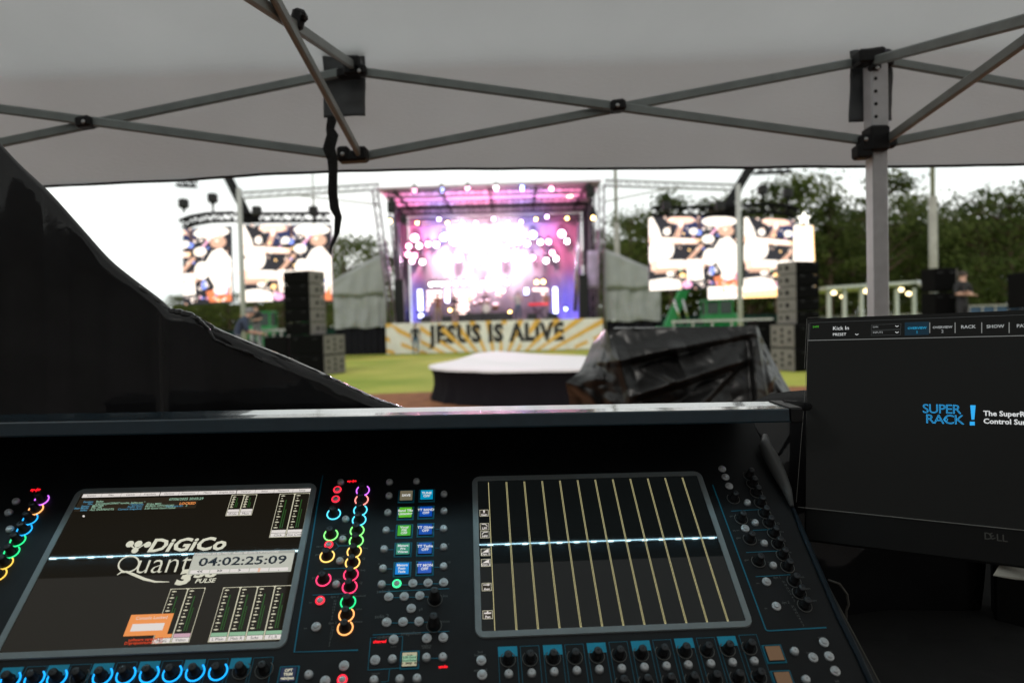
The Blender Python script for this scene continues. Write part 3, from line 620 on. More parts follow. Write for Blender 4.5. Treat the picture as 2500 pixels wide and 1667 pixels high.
k = encoder(1062, 1464, tall=True); k = encoder(1060, 1527, tall=True)
# printed lines and lettering on the panel
HP = .0006
q = MB()
def pl_(pts, wd=.0006, m=0): stroke(q, pts, wd, m, HP)
pl_([(1740, 1183), (1869, 1534), (1872, 1538), (1878, 1539), (2018, 1531)], .0009)
pl_([(788, 1160), (773, 1243), (718, 1591), (874, 1586)], .0009)
for a, b in [((790, 1388), (850, 1386)), ((763, 1452), (870, 1447)), ((824, 1332), (862, 1331)), ((925, 1444), (1097, 1436)), ((910, 1549), (1097, 1540)), ((935, 1426), (955, 1426)), ((1785, 1247), (1858, 1243)), ((1838, 1294), (1880, 1292)), ((1822, 1348), (1900, 1344)), ((1845, 1407), (1930, 1402))]: pl_([a, b], .0005)
pl_([(795, 1324), (820, 1324), (827, 1334), (815, 1343), (800, 1345)], .0004)
pl_([(919, 1555), (905, 1556), (898, 1635), (975, 1630)], .0005); pl_([(955, 1553), (983, 1553), (981, 1592)], .0005); pl_([(951, 1633), (948, 1662), (930, 1664)], .0004)
for y, x0, x1 in ((1295, 950, 962), (1341, 946, 961), (1388, 943, 958), (1427, 976, 1000), (1425, 1016, 1037), (1424, 1053, 1075), (1458, 957, 979), (1457, 995, 1017), (1456, 1033, 1048), (1520, 952, 976), (1519, 992, 1015), (1518, 1031, 1048), (1606, 1050, 1072), (1291, 1063, 1074), (1337, 1062, 1074), (1384, 1060, 1074)): pl_([(x0, y), (x1, y)], .0005)
def box_outline(cx, top, half, hgt, fill):
    u_, v_ = uv(cx, top); h = half
    frame_r(q, u_ - h, v_ - hgt, u_ + h, v_, .0006, 0, HP)
    if fill:
        q_fill = MB(); rect(q_fill, u_ - h, v_ - .0125, u_ + h, v_, 0, HP + .0003); q_fill.build('printed_block', M['bluefill'], desk)
for i, (x, y) in enumerate(rl):
    box_outline(x - 3 + (i - 6) * -.3, y - 32, .0118, .12, i % 2 == 0)
for i, (x, y, c) in enumerate(bl):
    box_outline(x + 4 + (5 - i) * .8, y - 31, .0118, .12, i % 2 == 0)
q.build('printed_lines', M['bluepaint'], desk)
q = MB()
for s_, x, y, z in [('solo 1', 936, 1443, .0075), ('solo 2', 932, 1504, .0075), ('snapshot', 1003, 1545, .0075), ('update', 936, 1554, .006), ('auto', 961, 1577, .004), ('surface', 1041, 1575, .0045), ('offline', 1041, 1580, .0045), ('group', 1041, 1596, .004), ('insert', 917, 1643, .0045),
                    ('curve', 838, 1304, .0042), ('curve', 833, 1358, .0042), ('curve', 823, 1413, .0042), ('gain', 776, 1353, .0045), ('gain', 768, 1409, .0045), ('eq on', 781, 1333, .0042), ('on', 758, 1470, .004), ('on', 746, 1533, .004), ('Q', 888, 1363, .005), ('Q', 881, 1422, .005), ('freq', 892, 1337, .004), ('freq', 886, 1391, .004),
                    ('threshold', 878, 1454, .0042), ('ratio', 876, 1486, .0042), ('release', 873, 1517, .0042), ('dyn 1', 817, 1456, .005), ('dyn 2', 812, 1520, .005), ('assign', 932, 1417, .0045), ('1', 970, 1414, .005), ('2', 1008, 1412, .005), ('3', 1045, 1411, .005), ('4', 1083, 1410, .005),
                    ('line', 1087, 1454, .005), ('mono', 1087, 1516, .005), ('pfl', 1027, 1487, .005), ('7', 931, 1332, .005), ('8', 1095, 1328, .005), ('9', 925, 1377, .005), ('10', 1096, 1372, .005), ('clear', 1026, 1443, .004), ('mode', 988, 1445, .004), ('clear', 1024, 1505, .004), ('mode', 985, 1506, .004), ('2nd', 1172, 1591, .0045), ('function', 1172, 1598, .0045), ('option all', 1173, 1635, .0045),
                    ('gain', 1786, 1259, .004), ('curve', 1838, 1267, .004), ('eq on', 1797, 1294, .0045), ('gain', 1803, 1312, .0045), ('curve', 1858, 1317, .004), ('gain', 1823, 1366, .0045), ('curve', 1881, 1371, .004), ('on', 1850, 1423, .004), ('on', 1870, 1484, .004), ('dyn 1', 1897, 1409, .005), ('dyn 2', 1918, 1470, .005),
                    ('assign', 2006, 1555, .0045), ('layout', 1978, 1592, .0042), ('switch', 2022, 1590, .0042), ('copy', 2035, 1625, .0045), ('left', 2044, 1662, .0045), ('Q', 1900, 1277, .005), ('Q', 1915, 1319, .005), ('freq', 1908, 1297, .004), ('freq', 1926, 1347, .004), ('thresh', 1955, 1408, .004), ('ratio', 1972, 1436, .004), ('release', 1984, 1465, .004)]:
    ptext(q, s_, x, y, z * .95, w=HP + .0002, align='CENTER')
for cx0, cy0 in ((818, 1466), (812, 1530), (1914, 1420), (1936, 1480)):
    for k in range(7):
        ptext(q, str((7 - k) * 3), cx0 + (k * 4.2 if cx0 > 1000 else -k * 1.4), cy0 + k * 7.5, .0042, w=HP + .0002, align='CENTER')
q.build('printed_lettering', M['print'], desk)
q = MB(); ftext(q, 'eq-dyn', 848, 870, 1174, 5, w=HP, bold=.03, shear=.2); ftext(q, 'eq-dyn', 75, 98, 1195, 5, w=HP, bold=.03, shear=.2)
ftext(q, 'changed', 911, 943, 1566, 6, w=HP, bold=.03, shear=.15); ftext(q, 'undo', 1071, 1093, 1627, 6, w=HP, bold=.03)
q.build('lit_lettering', M['led_red'], desk)
# display keys
def key(px, py, w_, h_, c, lines, tcol='mwhite', em=.9):
    u_, v_ = uv(px, py)
    f_ = slab(u_ - w_ / 2 - .003, v_ - h_ / 2 - .003, u_ + w_ / 2 + .003, v_ + h_ / 2 + .003, .0012, .0018, M['bluepaint'], 'display_key', r=.0006)
    q = MB(); q.box(W(u_, v_, .0016), (w_ + .002, h_ + .002, .002), PR, bev=.0004); q.build('key_cap', M['blackpl'], f_)
    m_ = emat('key_%s' % '_'.join(str(round(k, 2)) for k in c), c, em); q = MB(); rect(q, u_ - w_ / 2, v_ - h_ / 2, u_ + w_ / 2, v_ + h_ / 2, 0, .0029)
    n = len(lines); sz = min(.0056, h_ / (n + .4))
    for i, s_ in enumerate(lines): text(q, s_, W(u_, v_ + ((n - 1) / 2 - i) * sz * .95, .0032), PR, sz, 1, align='CENTER', bold=.03)
    q.build('key_picture', [m_, M[tcol]], f_); return f_
KW, KH = .0182, .0172
key(992, 1212, KW, KH, (.16, .14, .09), ['SAVE']); key(1042, 1210, KW, KH, (.0, .28, .5), ['TUNE', 'OFF'])
key(990, 1253, KW, KH, (.10, .48, .02), ['Band TBs', 'Listening']); key(1040, 1251, KW, KH, (.0, .07, .45), ['TT BAND', 'OFF'])
key(987, 1297, KW, KH, (.06, .42, .02), ['Vocal', 'PSE', 'OFF']); key(1039, 1294, KW, KH, (.0, .07, .42), ['TT Glider', 'OFF'])
key(984, 1342, KW, KH, (.03, .26, .16), ['Meters', 'Pre', 'Waves']); key(1038, 1340, KW, KH, (.0, .08, .42), ['TT Tasha', 'OFF'])
key(982, 1390, KW, KH, (.0, .24, .72), ['Meters', 'Post-', 'Fade']); key(1037, 1387, KW, KH, (.02, .10, .5), ['TT MON', 'OFF'])
key(704, 1648, .0175, .016, (.015, .025, .06), ['OPT', 'TRIM', 'gain/pan'], 'cream'); key(1890, 1596, .019, .0175, (.13, .075, .04), []); key(1912, 1660, .019, .0175, (.13, .075, .04), [])
kk = key(1000, 1611, .0175, .0165, (.45, .42, .28), ['cue', '', 'Go  Skip  Edit'], 'sdark'); q = MB(); u_, v_ = uv(1000, 1611); rect(q, u_ - .0085, v_ - .0035, u_ + .0085, v_ + .004, 0, .0035); text(q, '3.00 Good', W(u_, v_ + .0018, .0038), PR, .0037, 1, align='CENTER', bold=.02); text(q, 'Good Father', W(u_, v_ - .002, .0038), PR, .0034, 1, align='CENTER', bold=.02)
q.build('cue_readout', [M['smint'], M['sdark']], kk)
# ------------------------------------------------------------------ MONITOR on the right
import itertools
r1, r2, r3, r4 = ray(1970, 775), ray(1944, 1238), ray(2500, 753), ray(2500, 1294)
# a r1 - b r2 - c r3 + d r4 = 0 with a=1
Mx = Matrix((r2, r3, -r4)).transposed(); sol = Mx.inverted() @ r1; b_, c_, d_ = sol
def mfix():
    tl, bl_, tr, br = r1, r2 * b_, r3 * c_, r4 * d_
    s_ = .305 / (tl - bl_).length
    return CAM + tl * s_, CAM + bl_ * s_, CAM + tr * s_, CAM + br * s_
MTL, MBL, MTR, MBR = mfix()
mx = (MTR - MTL).normalized(); my = (MTL - MBL).normalized(); mn = mx.cross(my).normalized(); my = mn.cross(mx)
if mn.y > 0: mn = -mn
MR_ = Matrix((mx, my, mn)).transposed()
print('MON', MTL, MTR, (MTR - MTL).normalized().dot((MTL - MBL).normalized()))
def MP(px, py, w=0.0):
    d = ray(px, py); t = ((MTL + mn * w) - CAM).dot(mn) / d.dot(mn); return CAM + d * t
def muv(px, py):
    p = MP(px, py) - MTL; return p.dot(mx), p.dot(my)
def MW(u, v, w=0.0): return MTL + mx * u + my * v + mn * w
MWD, MH = .545, .352
mon = thing('computer_monitor', MW(MWD / 2, -MH - .1, -.03), 'wide black monitor showing a rack control page beside the mixing console', 'monitor')
q = MB(); q.box(MW(MWD / 2, -MH / 2 - .002, -.012), (MWD, MH, .022), MR_, bev=.003); q.build('casing', M['mon_body'], mon)
q = MB(); q.bar(MW(MWD / 2, -.2, -.02), MW(MWD / 2, -.2, -.22), .05, .05, bev=.004); q.bar(MW(MWD / 2, -.17, -.22), MW(MWD / 2, -.2, -.22) - V(0, 0, .36), .05, .05, bev=.004); q.build('stand', M['mon_body'], mon)
gs = .0008
q = MB(); q.box(MW(MWD / 2, -.153 - .001, -.0005), (MWD - .004, .303, .0016), MR_); scm = q.build('screen', M['mon_glass'], mon)
MM = [M['mline'], M['mthin'], M['mwhite'], M['mgrey'], M['mblue'], M['mblue2'], M['mglow'], M['mgrn'], M['edge']]
HM = .0009
def mline(q, a, b, t, m, w=HM):
    p0, p1 = MP(*a, w), MP(*b, w); d = (p1 - p0).normalized(); s_ = mn.cross(d) * t; q.poly([p0 - s_, p1 - s_, p1 + s_, p0 + s_], m)
def mt(q, s_, px, py, sz, m, **k): text(q, s_, MP(px, py, HM + .0003), MR_, sz, m, **k)
q = MB()
mline(q, (1976, 788), (2510, 768), .0003, 1); mline(q, (1972, 831), (2510, 819), .0005, 0)
mline(q, (1978, 790), (1975, 830), .0003, 1)
for pts in ([(2128, 793), (2200, 790), (2199, 803), (2127, 806)], [(2128, 808), (2199, 805), (2199, 817), (2127, 819)]):
    for a, b in zip(pts, pts[1:] + pts[:1]): mline(q, a, b, .00025, 1)
mt(q, 'SAFE', 1984, 798, .0045, 7, shear=.1); mt(q, 'Kick In', 2033, 802, .0085, 2); mt(q, 'PRESET', 2033, 817, .0062, 2); mt(q, 'Link:', 2131, 798, .0042, 3); mt(q, 'INPUTS', 2131, 812, .0042, 3)
for x, y in ((2190, 796), (2190, 811), (2092, 816)): mline(q, (x - 4, y - 1), (x, y + 1.5), .0004, 2); mline(q, (x, y + 1.5), (x + 4, y - 1), .0004, 2)
q.add([MP(2209, 787, HM), MP(2268, 785, HM), MP(2268, 817, HM), MP(2209, 819, HM)], [(0, 1, 2, 3)], 6)
for x in (2270, 2332, 2397, 2464): mline(q, (x, 787), (x, 813), .0006, 0)
mt(q, 'OVERVIEW', 2239, 801, .0050, 5, align='CENTER', bold=.02); mt(q, '1', 2239, 811, .0066, 5, align='CENTER'); mt(q, 'OVERVIEW', 2301, 799, .0050, 3, align='CENTER', bold=.02); mt(q, '2', 2301, 809, .0066, 3, align='CENTER')
mt(q, 'RACK', 2364, 798, .0068, 3, align='CENTER', bold=.02); mt(q, 'SHOW', 2430, 797, .0068, 3, align='CENTER', bold=.02); mt(q, 'PATCH', 2482, 796, .0068, 3, bold=.02)
q.build('menu_bar', MM, scm)
q = MB(); mt(q, 'The SuperRack', 2401, 1009, .0098, 2, bold=.025); mt(q, 'Control Surface', 2401, 1028, .0098, 2, bold=.025)
q.build('caption', MM, scm)
def rib(q, vs, t, m):   # neon stroke outline for letters
    pass
q = MB()
def neon(s_, px, py, sz, sx):
    cu = bpy.data.curves.new('n', 'FONT'); cu.body = s_; cu.size = sz; cu.fill_mode = 'NONE'; cu.bevel_depth = .00028; cu.bevel_resolution = 0; cu.resolution_u = 3; cu.offset = -.012 * sz; cu.align_x = 'LEFT'; cu.align_y = 'CENTER'; cu.space_character = .92
    o = bpy.data.objects.new('n', cu); col.objects.link(o); bpy.context.view_layer.update()
    me = bpy.data.meshes.new_from_object(o.evaluated_get(bpy.context.evaluated_depsgraph_get()))
    b0 = MP(px, py, HM + .0004); q.add([b0 + MR_ @ V(v.co.x * sx, v.co.y, v.co.z * .2) for v in me.vertices], [tuple(p.vertices) for p in me.polygons], 4)
    bpy.data.objects.remove(o); bpy.data.curves.remove(cu); bpy.data.meshes.remove(me)
neon('SUPER', 2252, 998, .0185, .98); neon('RACK', 2259, 1023, .0185, 1.02)
c0 = MP(2309, 1024, HM + .0004)
q.tube([c0 + mx * .0024 * math.cos(t) + my * .0024 * math.sin(t) for t in [i * PI / 8 for i in range(17)]], .0003, 5, 4)
q.add([MP(2369, 989, HM), MP(2382, 989, HM), MP(2379, 1024, HM), MP(2372, 1024, HM)], [(0, 1, 2, 3)], 4); q.add([MP(2368, 1029, HM), MP(2380, 1029, HM), MP(2380, 1038, HM), MP(2368, 1038, HM)], [(0, 1, 2, 3)], 4)
q.build('logo_lettering', MM, scm)
q = MB()
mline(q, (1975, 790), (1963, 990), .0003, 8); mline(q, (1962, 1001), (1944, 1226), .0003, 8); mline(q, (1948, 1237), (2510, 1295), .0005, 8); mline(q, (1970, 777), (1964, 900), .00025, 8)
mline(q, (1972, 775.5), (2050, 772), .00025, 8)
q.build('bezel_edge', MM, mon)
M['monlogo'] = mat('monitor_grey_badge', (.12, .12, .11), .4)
q = MB(); text(q, 'D', MP(2402, 1308, .0004), MR_, .013, 0, bold=.01); text(q, 'E', MP(2417, 1311, .0004), MR_ @ Matrix.Rotation(math.radians(28), 3, 'Z'), .0115, 0, bold=.01); text(q, 'LL', MP(2432, 1312, .0004), MR_, .013, 0, bold=.01)
q.build('badge', M['monlogo'], mon)
# bracket between lip and monitor
q = MB(); q.tube([LP(UE + .012, .02, .008), LP(UE + .03, .02, .009), MW(.003, -.145, -.012)], [.010, .008, .006], 10); tag(q.build('mounting_arm', M['blackpl']), 'short black arm joining the console lip to the monitor edge', 'bracket')
# ------------------------------------------------------------------ table under all, cloth, paper, cable
M['desk'] = mat('black_table_cloth', (.028, .028, .028), .9, spec=.1, bump=.3, bscale=12)
q = MB(); tz = 1.16
q.box((.75, 1.02, tz - .02), (1.1, .8, .04), Matrix.Rotation(math.radians(-3), 3, 'Z'), bev=.004); tbl = q.build('work_table', M['desk']); tag(tbl, 'dark table carrying the monitor right of the mixing console', 'table')
for x_, y_ in ((.3, .72), (1.2, .68), (.32, 1.34), (1.24, 1.34)):
    q = MB(); q.box((x_, y_, .56), (.05, .05, 1.12)); q.build('leg', M['tube'], tbl)
M['case'] = mat('black_case', (.013, .013, .014), .5, bump=.2, bscale=9)
q = MB(); q.box(W(-.35, -.3, -.33), (1.5, .85, .04), Matrix.Identity(3)); 
q = MB(); q.box((-.28, .90, .55), (1.3, .62, 1.06), bev=.01); cs = q.build('road_case', M['case']); tag(cs, 'black road case standing under the mixing console', 'case')
q = MB(); q.box((-.28, .90, .93), (1.31, .63, .03)); q.build('edge_strip', M['screw'], cs)
p1 = at(1860, 1024, 1.33); p2 = at(1965, 1012, 1.30)
q = MB()
def cl(u, v):
    x = .42 + .34 * u; z = 1.66 - .012 - (.10 * (abs(u - .45) * 2) ** 3 * .6) if False else None
    top = 1.475 + .03 * math.sin(u * 2.6 + .3) - .11 * max(0, .16 - u) ** .5 * .6
    zz = top - .5 * v; yy = 1.30 - .05 * math.sin(min(1, v * 4) * PI / 2) + .012 * noise.noise(V(u * 4, v * 3, 3))
    return V(x + .02 * v * (u - .5), yy, zz)
q.grid(cl, 20, 24)
o = q.build('draped_bag', M['tarp']); o.modifiers.new('thick', 'SOLIDIFY').thickness = .12; o.modifiers['thick'].offset = -1
tag(o, 'black plastic covered bag behind the right end of the console lip', 'bag')
q = MB(); q.grid(lambda u, v: V(.42 + 1.0 * u, .70 + .012 * math.sin(u * 40) * v + .35 * (1 - min(1, v * 3)), 1.19 - 1.1 * max(0, v - .33) * 1.4), 60, 20); q.grid(lambda u, v: V(.42 + 1.0 * u, 1.05 + .45 * v, 1.19 + .28 * v * v + .01 * noise.noise(V(u * 6, v * 5, 2))), 40, 16)
o = q.build('added_dark_cloth', M['desk']); tag(o, 'added black cloth keeping the area below the monitor dark', 'cloth')  # cloth added to hide the stand and keep this corner near black
M['paper'] = mat('white_paper', (.55, .54, .48), .8)
pa = at(2470, 1378, .92); q = MB()
e_ = [at(2425, 1403, .90), at(2452, 1360, .93), at(2500, 1342, .95), at(2560, 1345, .95), at(2560, 1418, .90), at(2478, 1412, .90)]
q.prism(e_, (0, 0, -.001)); tag(q.build('paper_sheet', M['paper']), 'crumpled pale paper lying below the monitor at the right edge', 'paper')
M['cable'] = mat('dark_cable', (.08, .075, .065), .5)
q = MB(); cp = [(2022, 1415), (2050, 1425), (2068, 1450), (2072, 1475), (2066, 1490), (2055, 3000)]
q.tube([at(x, y, .93) for x, y in cp], .0016, 6); tag(q.build('cable', M['cable']), 'thin grey cable looping beside the right edge of the mixing console', 'cable')
# ------------------------------------------------------------------ BLACK PLASTIC SHEET left
rid = [(-260, 130), (-80, 262), (0, 352), (50, 405), (107, 458), (145, 498), (200, 560), (265, 632), (320, 678), (385, 727), (415, 752), (440, 762), (478, 772), (525, 800), (600, 832), (700, 872), (790, 912), (850, 940), (920, 972), (965, 988), (1008, 1003), (1040, 1014)]
rp_ = []
for i, (x, y) in enumerate(rid): rp_.append(at(x, y, 1.34 - .0003 * max(0, x - 400) * .3))
def samp(t):
    t = t * (len(rp_) - 1); i = min(int(t), len(rp_) - 2); a = t - i
    p0, p1_, p2_, p3 = rp_[max(i - 1, 0)], rp_[i], rp_[i + 1], rp_[min(i + 2, len(rp_) - 1)]
    return .5 * ((2 * p1_) + (p2_ - p0) * a + (2 * p0 - 5 * p1_ + 4 * p2_ - p3) * a * a + (-p0 + 3 * p1_ - 3 * p2_ + p3) * a ** 3)
def sheet(u, v):
    p = samp(u); s_ = v * 2 - .35      # s<0 back side, s>0 front side
    R_ = .018 + .010 * noise.noise(V(u * 9, 0, 5)); R_ *= .25 + .75 * min(1, u * 1.6)
    if s_ < 0:
        d = V(0, .35 * -s_ + .0, .55 * s_ * .6) ; q_ = p + d * 1.2
        return q_ + V(0, 0, -.0)
    a = min(1, s_ / .35)
    off = V(0, -R_ * math.sin(a * PI / 2) * 1.6, -R_ * (1 - math.cos(a * PI / 2)))
    if s_ > .35:
        e = s_ - .35; off += V(.0, -.05 * e, -1.05 * e)
    wr = .010 * noise.noise(V(u * 16 + s_ * 3, s_ * 7, 1)) + .006 * noise.noise(V(u * 60, s_ * 9 + u * 30, 2))
    k = min(1, s_ * 6) * (.12 + .88 * min(1, max(0, u - .45) * 5)) * max(.05, 1 - s_ * 2.4); return p + off + V(.0, wr * k, wr * k * .5)
q = MB(); q.grid(sheet, 260, 90); o = q.build('plastic_sheet', M['tarp']); tag(o, 'large glossy black plastic sheet sloping down behind the left half of the console', 'plastic sheet')
o.modifiers.new('thick', 'SOLIDIFY').thickness = .0015
q = MB(); hp_ = []; hr_ = []
for i in range(221):
    t = .40 + .60 * i / 220; p = samp(min(.999, t)); hp_.append(p + V(0, -.012 + .005 * noise.noise(V(t * 70, 0, 1)), -.003 + .003 * noise.noise(V(t * 90, 3, 1)))); hr_.append(.0035 + .003 * abs(noise.noise(V(t * 50, 7, 1))) + (.004 if .5 < t < .62 else 0))
q.tube(hp_, hr_, 10); q.build('highlight_roll', M['tarp'], o)  # glossy tube added along the ridge to draw a highlight line
q = MB(); cr = [(478, 775), (505, 800), (522, 828), (560, 846), (610, 862), (645, 884), (700, 902)]
cp_ = []; 
for (a_, b_) in zip(cr, cr[1:]):
    for k in range(10): x_, y_ = lerp_(a_[0], b_[0], k / 10), lerp_(a_[1], b_[1], k / 10); cp_.append(at(x_, y_, 1.285 + .006 * noise.noise(V(x_ * .05, y_ * .05, 2))))
q.tube(cp_, [.003 + .0025 * abs(noise.noise(V(i * .3, 0, 0))) for i in range(len(cp_))], 8); q.build('highlight_fold', M['tarp'], o)  # second tube added for the highlight streaks in the crumpled stretch
# ------------------------------------------------------------------ TARP covered object
M['tarp2'] = mat('black_tarpaulin', (.010, .010, .010), .34, spec=.34, noise_amt=.3, noise_scale=5, bump=.08, bscale=9)
TF = [(1515, 880, 1835, 812, 62, 14, .085), (1560, 963, 1808, 882, 66, 16, .10), (1700, 1000, 1800, 895, 40, 12, .05), (1640, 838, 1682, 925, 30, 14, .04), (1850, 1010, 1838, 820, 40, 14, .05), (1500, 830, 1545, 1000, 26, 16, .05), (1590, 1040, 1760, 985, 40, 14, .06), (1600, 905, 1660, 935, 22, 12, .03)]
def folds(x, y):     # sawtooth creases in the plastic: gentle above the crease, steep below it
    f = 0
    for (ax, ay, bx, by, wa, wb, h) in TF:
        dx, dy = bx - ax, by - ay; L_ = math.hypot(dx, dy); t = ((x - ax) * dx + (y - ay) * dy) / (L_ * L_); s_ = -((x - ax) * -dy + (y - ay) * dx) / L_
        if dx < 0: s_ = -s_
        e = max(0, -t, t - 1) * L_ / 30; fade = max(0, 1 - e) * (.55 + .45 * math.sin(PI * min(1, max(0, t))))
        f += h * fade * max(0, 1 - (s_ / wa if s_ > 0 else -s_ / wb))
    return f
YT = 3.3
def lerp(a, b, t): return a + (b - a) * t
def tarp_px(px, py, Y, k=1.0):
    dY = folds(px, py) * k + .03 * noise.noise(V(px * .012, py * .012, 2)) + .035 * abs(noise.noise(V(px * .008 + py * .006, py * .010, 8))) + .006 * abs(noise.noise(V(px * .03 - py * .02, py * .03, 5)))
    return at(px, py, Y - dY)
def tarpf(u, v):
    y = lerp(lerp(803, 795, u), 1070, v); x = lerp(lerp(1480, 1546, v), lerp(1845, 1872, min(1, v * 1.6)), u)
    return tarp_px(x, y, YT - .12 * v, min(1, .1 + 5 * v))
q = MB(); q.grid(tarpf, 120, 90)
q.grid(lambda u, v: tarpf(u, 0).lerp(at(lerp(1500, 1835, u), 799, YT + .5), 1 - v) - V(0, 0, .02 * math.sin(PI * v)), 60, 8)
def sil(pts, v):
    t = v * (len(pts) - 1); i = min(int(t), len(pts) - 2); return lerp(pts[i][0], pts[i + 1][0], t - i), lerp(pts[i][1], pts[i + 1][1], t - i)
LS = [(1478, 803), (1447, 836), (1428, 880), (1414, 908), (1380, 934), (1388, 965), (1394, 1010), (1398, 1070)]; RS = [(1846, 796), (1868, 840), (1888, 879), (1914, 927), (1946, 980), (1975, 1030), (1990, 1070)]
def side_f(edge, S, rev):
    def f(u, v):
        a = tarpf(edge, v); sx_, sy_ = sil(S, v); k = 1 - (u if rev else 1 - u)
        b = at(sx_, sy_, YT + .22 + .1 * math.sin(v * 9)); p = a.lerp(b, k) ; w_ = math.sin(PI * k)
        return p + V(0, -.07 * w_ * abs(noise.noise(V(k * 2.6, v * 5.5, edge * 7 + 1))) - .03 * w_ * noise.noise(V(k * 6, v * 9, 3)), 0)
    return f
q.grid(side_f(0, LS, True), 30, 80); q.grid(side_f(1, RS, False), 30, 80)
q.grid(lambda u, v: at(*sil(LS, v), YT + .22 + .1 * math.sin(v * 9)).lerp(at(*sil(RS, v), YT + .22 + .1 * math.sin(v * 9)), 1 - u) + V(0, .35 * math.sin(PI * u), 0), 20, 20)
o = q.build('covered_equipment', M['tarp2']); tag(o, 'equipment cart wrapped in creased black tarpaulin, right of the round covered platform', 'covered cart')
# ------------------------------------------------------------------ ROUND PLATFORM
M['skirt'] = mat('black_skirt', (.008, .007, .009), .85, spec=.08, bump=.4, bscale=6)
M['whitesheet'] = mat('white_cover', (.82, .80, .82), .6, bump=.4, bscale=3)
PY = 15.8; pc = at(1352, 900, PY); R0 = abs(at(1052, 900, PY).x - pc.x); hz = at(1352, 905, PY - R0 * .9).z
pc = V(pc.x, PY, 0)
rp0 = thing('round_platform', pc, 'low round platform with black skirt and peaked white cover on the infield', 'platform')
q = MB(); NS = 96
def skr(u, v):
    a = 2 * PI * u; r = R0 * (1 - .03 * math.sin(v * PI)) + .03 * math.sin(a * 26) * (v ** 2) + .02 * math.sin(a * 41) * v; return pc + V(math.cos(a) * r, math.sin(a) * r * .85, hz * (1 - v) + .01)
q.grid(skr, 200, 10); q.build('skirt', M['skirt'], rp0)
apx, apy = at(1212, 860, PY + .4).x - pc.x, .4; apz = at(1212, 858, PY + .4).z - hz
def cov(u, v):
    a = 2 * PI * u; r = R0 * 1.012 * v; x, y = math.cos(a) * r, math.sin(a) * r * .85
    d = math.hypot(x - apx, y - apy); h = apz * max(0, 1 - d / (R0 * 1.15)) ** 1.3; h *= min(1, (1 - v) * 3)
    return pc + V(x, y, hz + .015 + h + .012 * noise.noise(V(x * 2, y * 2, 3)))
q = MB(); q.grid(cov, 120, 30); q.grid(lambda u, v: cov(u, 1) + V(0, 0, -.05 * v), 120, 1); q.build('cover', M['whitesheet'], rp0)
# ------------------------------------------------------------------ STAGE
SY = 40.0; SYB = 49.0
def sx(px, Y=SY): return at(px, 780, Y).x
def szz(py, px=1200, Y=SY): return at(px, py, Y).z
SXL, SXR = sx(940), sx(1474); DK = 1.82; RT0 = szz(455); RTB = RT0 - .25
M['truss'] = mat('aluminium_truss', (.45, .45, .47), .4, metal=.6, noise_amt=.2, noise_scale=3)
M['btruss'] = mat('black_truss', (.008, .008, .009), .7, spec=.1)
M['ttruss'] = mat('tower_truss', (.16, .13, .16), .5, metal=.4)
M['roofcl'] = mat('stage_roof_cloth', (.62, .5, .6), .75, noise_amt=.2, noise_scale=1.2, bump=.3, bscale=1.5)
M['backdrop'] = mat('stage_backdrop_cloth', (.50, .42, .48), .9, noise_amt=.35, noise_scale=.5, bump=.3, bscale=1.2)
M['deck'] = mat('stage_deck', (.03, .03, .035), .5, noise_amt=.3, noise_scale=3)
M['blkcl'] = mat('black_drape', (.014, .014, .018), .9, spec=.08, bump=.5, bscale=4, stretch=(6, 6, 1))
stage = thing('concert_stage', ((SXL + SXR) / 2, SY, 0), 'large open concert stage with purple lit roof behind the slogan banner', 'stage')
q = MB(); q.box(((SXL + SXR) / 2, (SY + SYB) / 2 + .3, DK - .1), (SXR - SXL, SYB - SY - .1, .2)); q.build('deck', M['deck'], stage)
q = MB(); q.grid(lambda u, v: V(SXL - .05 + (SXR - SXL + .1) * u, SY + .35 + .08 * math.sin(u * 90), DK * v), 200, 2); q.build('skirt', M['blkcl'], stage)
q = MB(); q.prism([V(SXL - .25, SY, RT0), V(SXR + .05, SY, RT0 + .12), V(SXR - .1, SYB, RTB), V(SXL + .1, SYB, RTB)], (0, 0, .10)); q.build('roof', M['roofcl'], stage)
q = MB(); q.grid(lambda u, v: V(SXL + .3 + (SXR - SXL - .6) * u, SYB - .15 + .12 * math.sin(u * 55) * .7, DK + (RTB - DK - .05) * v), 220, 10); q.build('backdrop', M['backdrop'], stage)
for s_, X in ((-1, SXL + .15), (1, SXR - .15)):
    q = MB(); q.grid(lambda u, v: V(X + .07 * math.sin(u * 60), SY + 3 + (SYB - SY - 3.2) * u, DK + (RTB - DK) * v), 60, 3); q.build('side_drape', M['blkcl'], stage)
def lattice(q, a, b, w, n, r=.03, rr=.018, updir=(0, 0, 1), seg=5):
    a, b = Vector(a), Vector(b); d = (b - a).normalized(); u_ = Vector(updir); x = u_.cross(d)
    if x.length < .01: x = V(1, 0, 0).cross(d)
    x.normalize(); y = d.cross(x); cs_ = [(x * sx_ + y * sy_) * w / 2 for sx_, sy_ in ((-1, -1), (1, -1), (1, 1), (-1, 1))]
    for c in cs_: q.tube([a + c, b + c], r, seg)
    for i in range(n):
        p0 = a.lerp(b, i / n); p1_ = a.lerp(b, (i + 1) / n)
        for k in range(4):
            c0_, c1_ = cs_[k], cs_[(k + 1) % 4]; q.tube([p0 + c0_, p1_ + c1_] if (i + k) % 2 else [p0 + c1_, p1_ + c0_], rr, 4, caps=False)
for (bx, tx) in ((968, 925), (988, 962), (1448, 1452), (1466, 1476)):
    q = MB(); yy = SY + (0 if bx in (968, 1466) else 1.2); lattice(q, (sx(bx, yy), yy, 0.02), (sx(tx, yy), yy, RT0 - .02), .32, 16); q.build('corner_tower', M['ttruss'], stage)
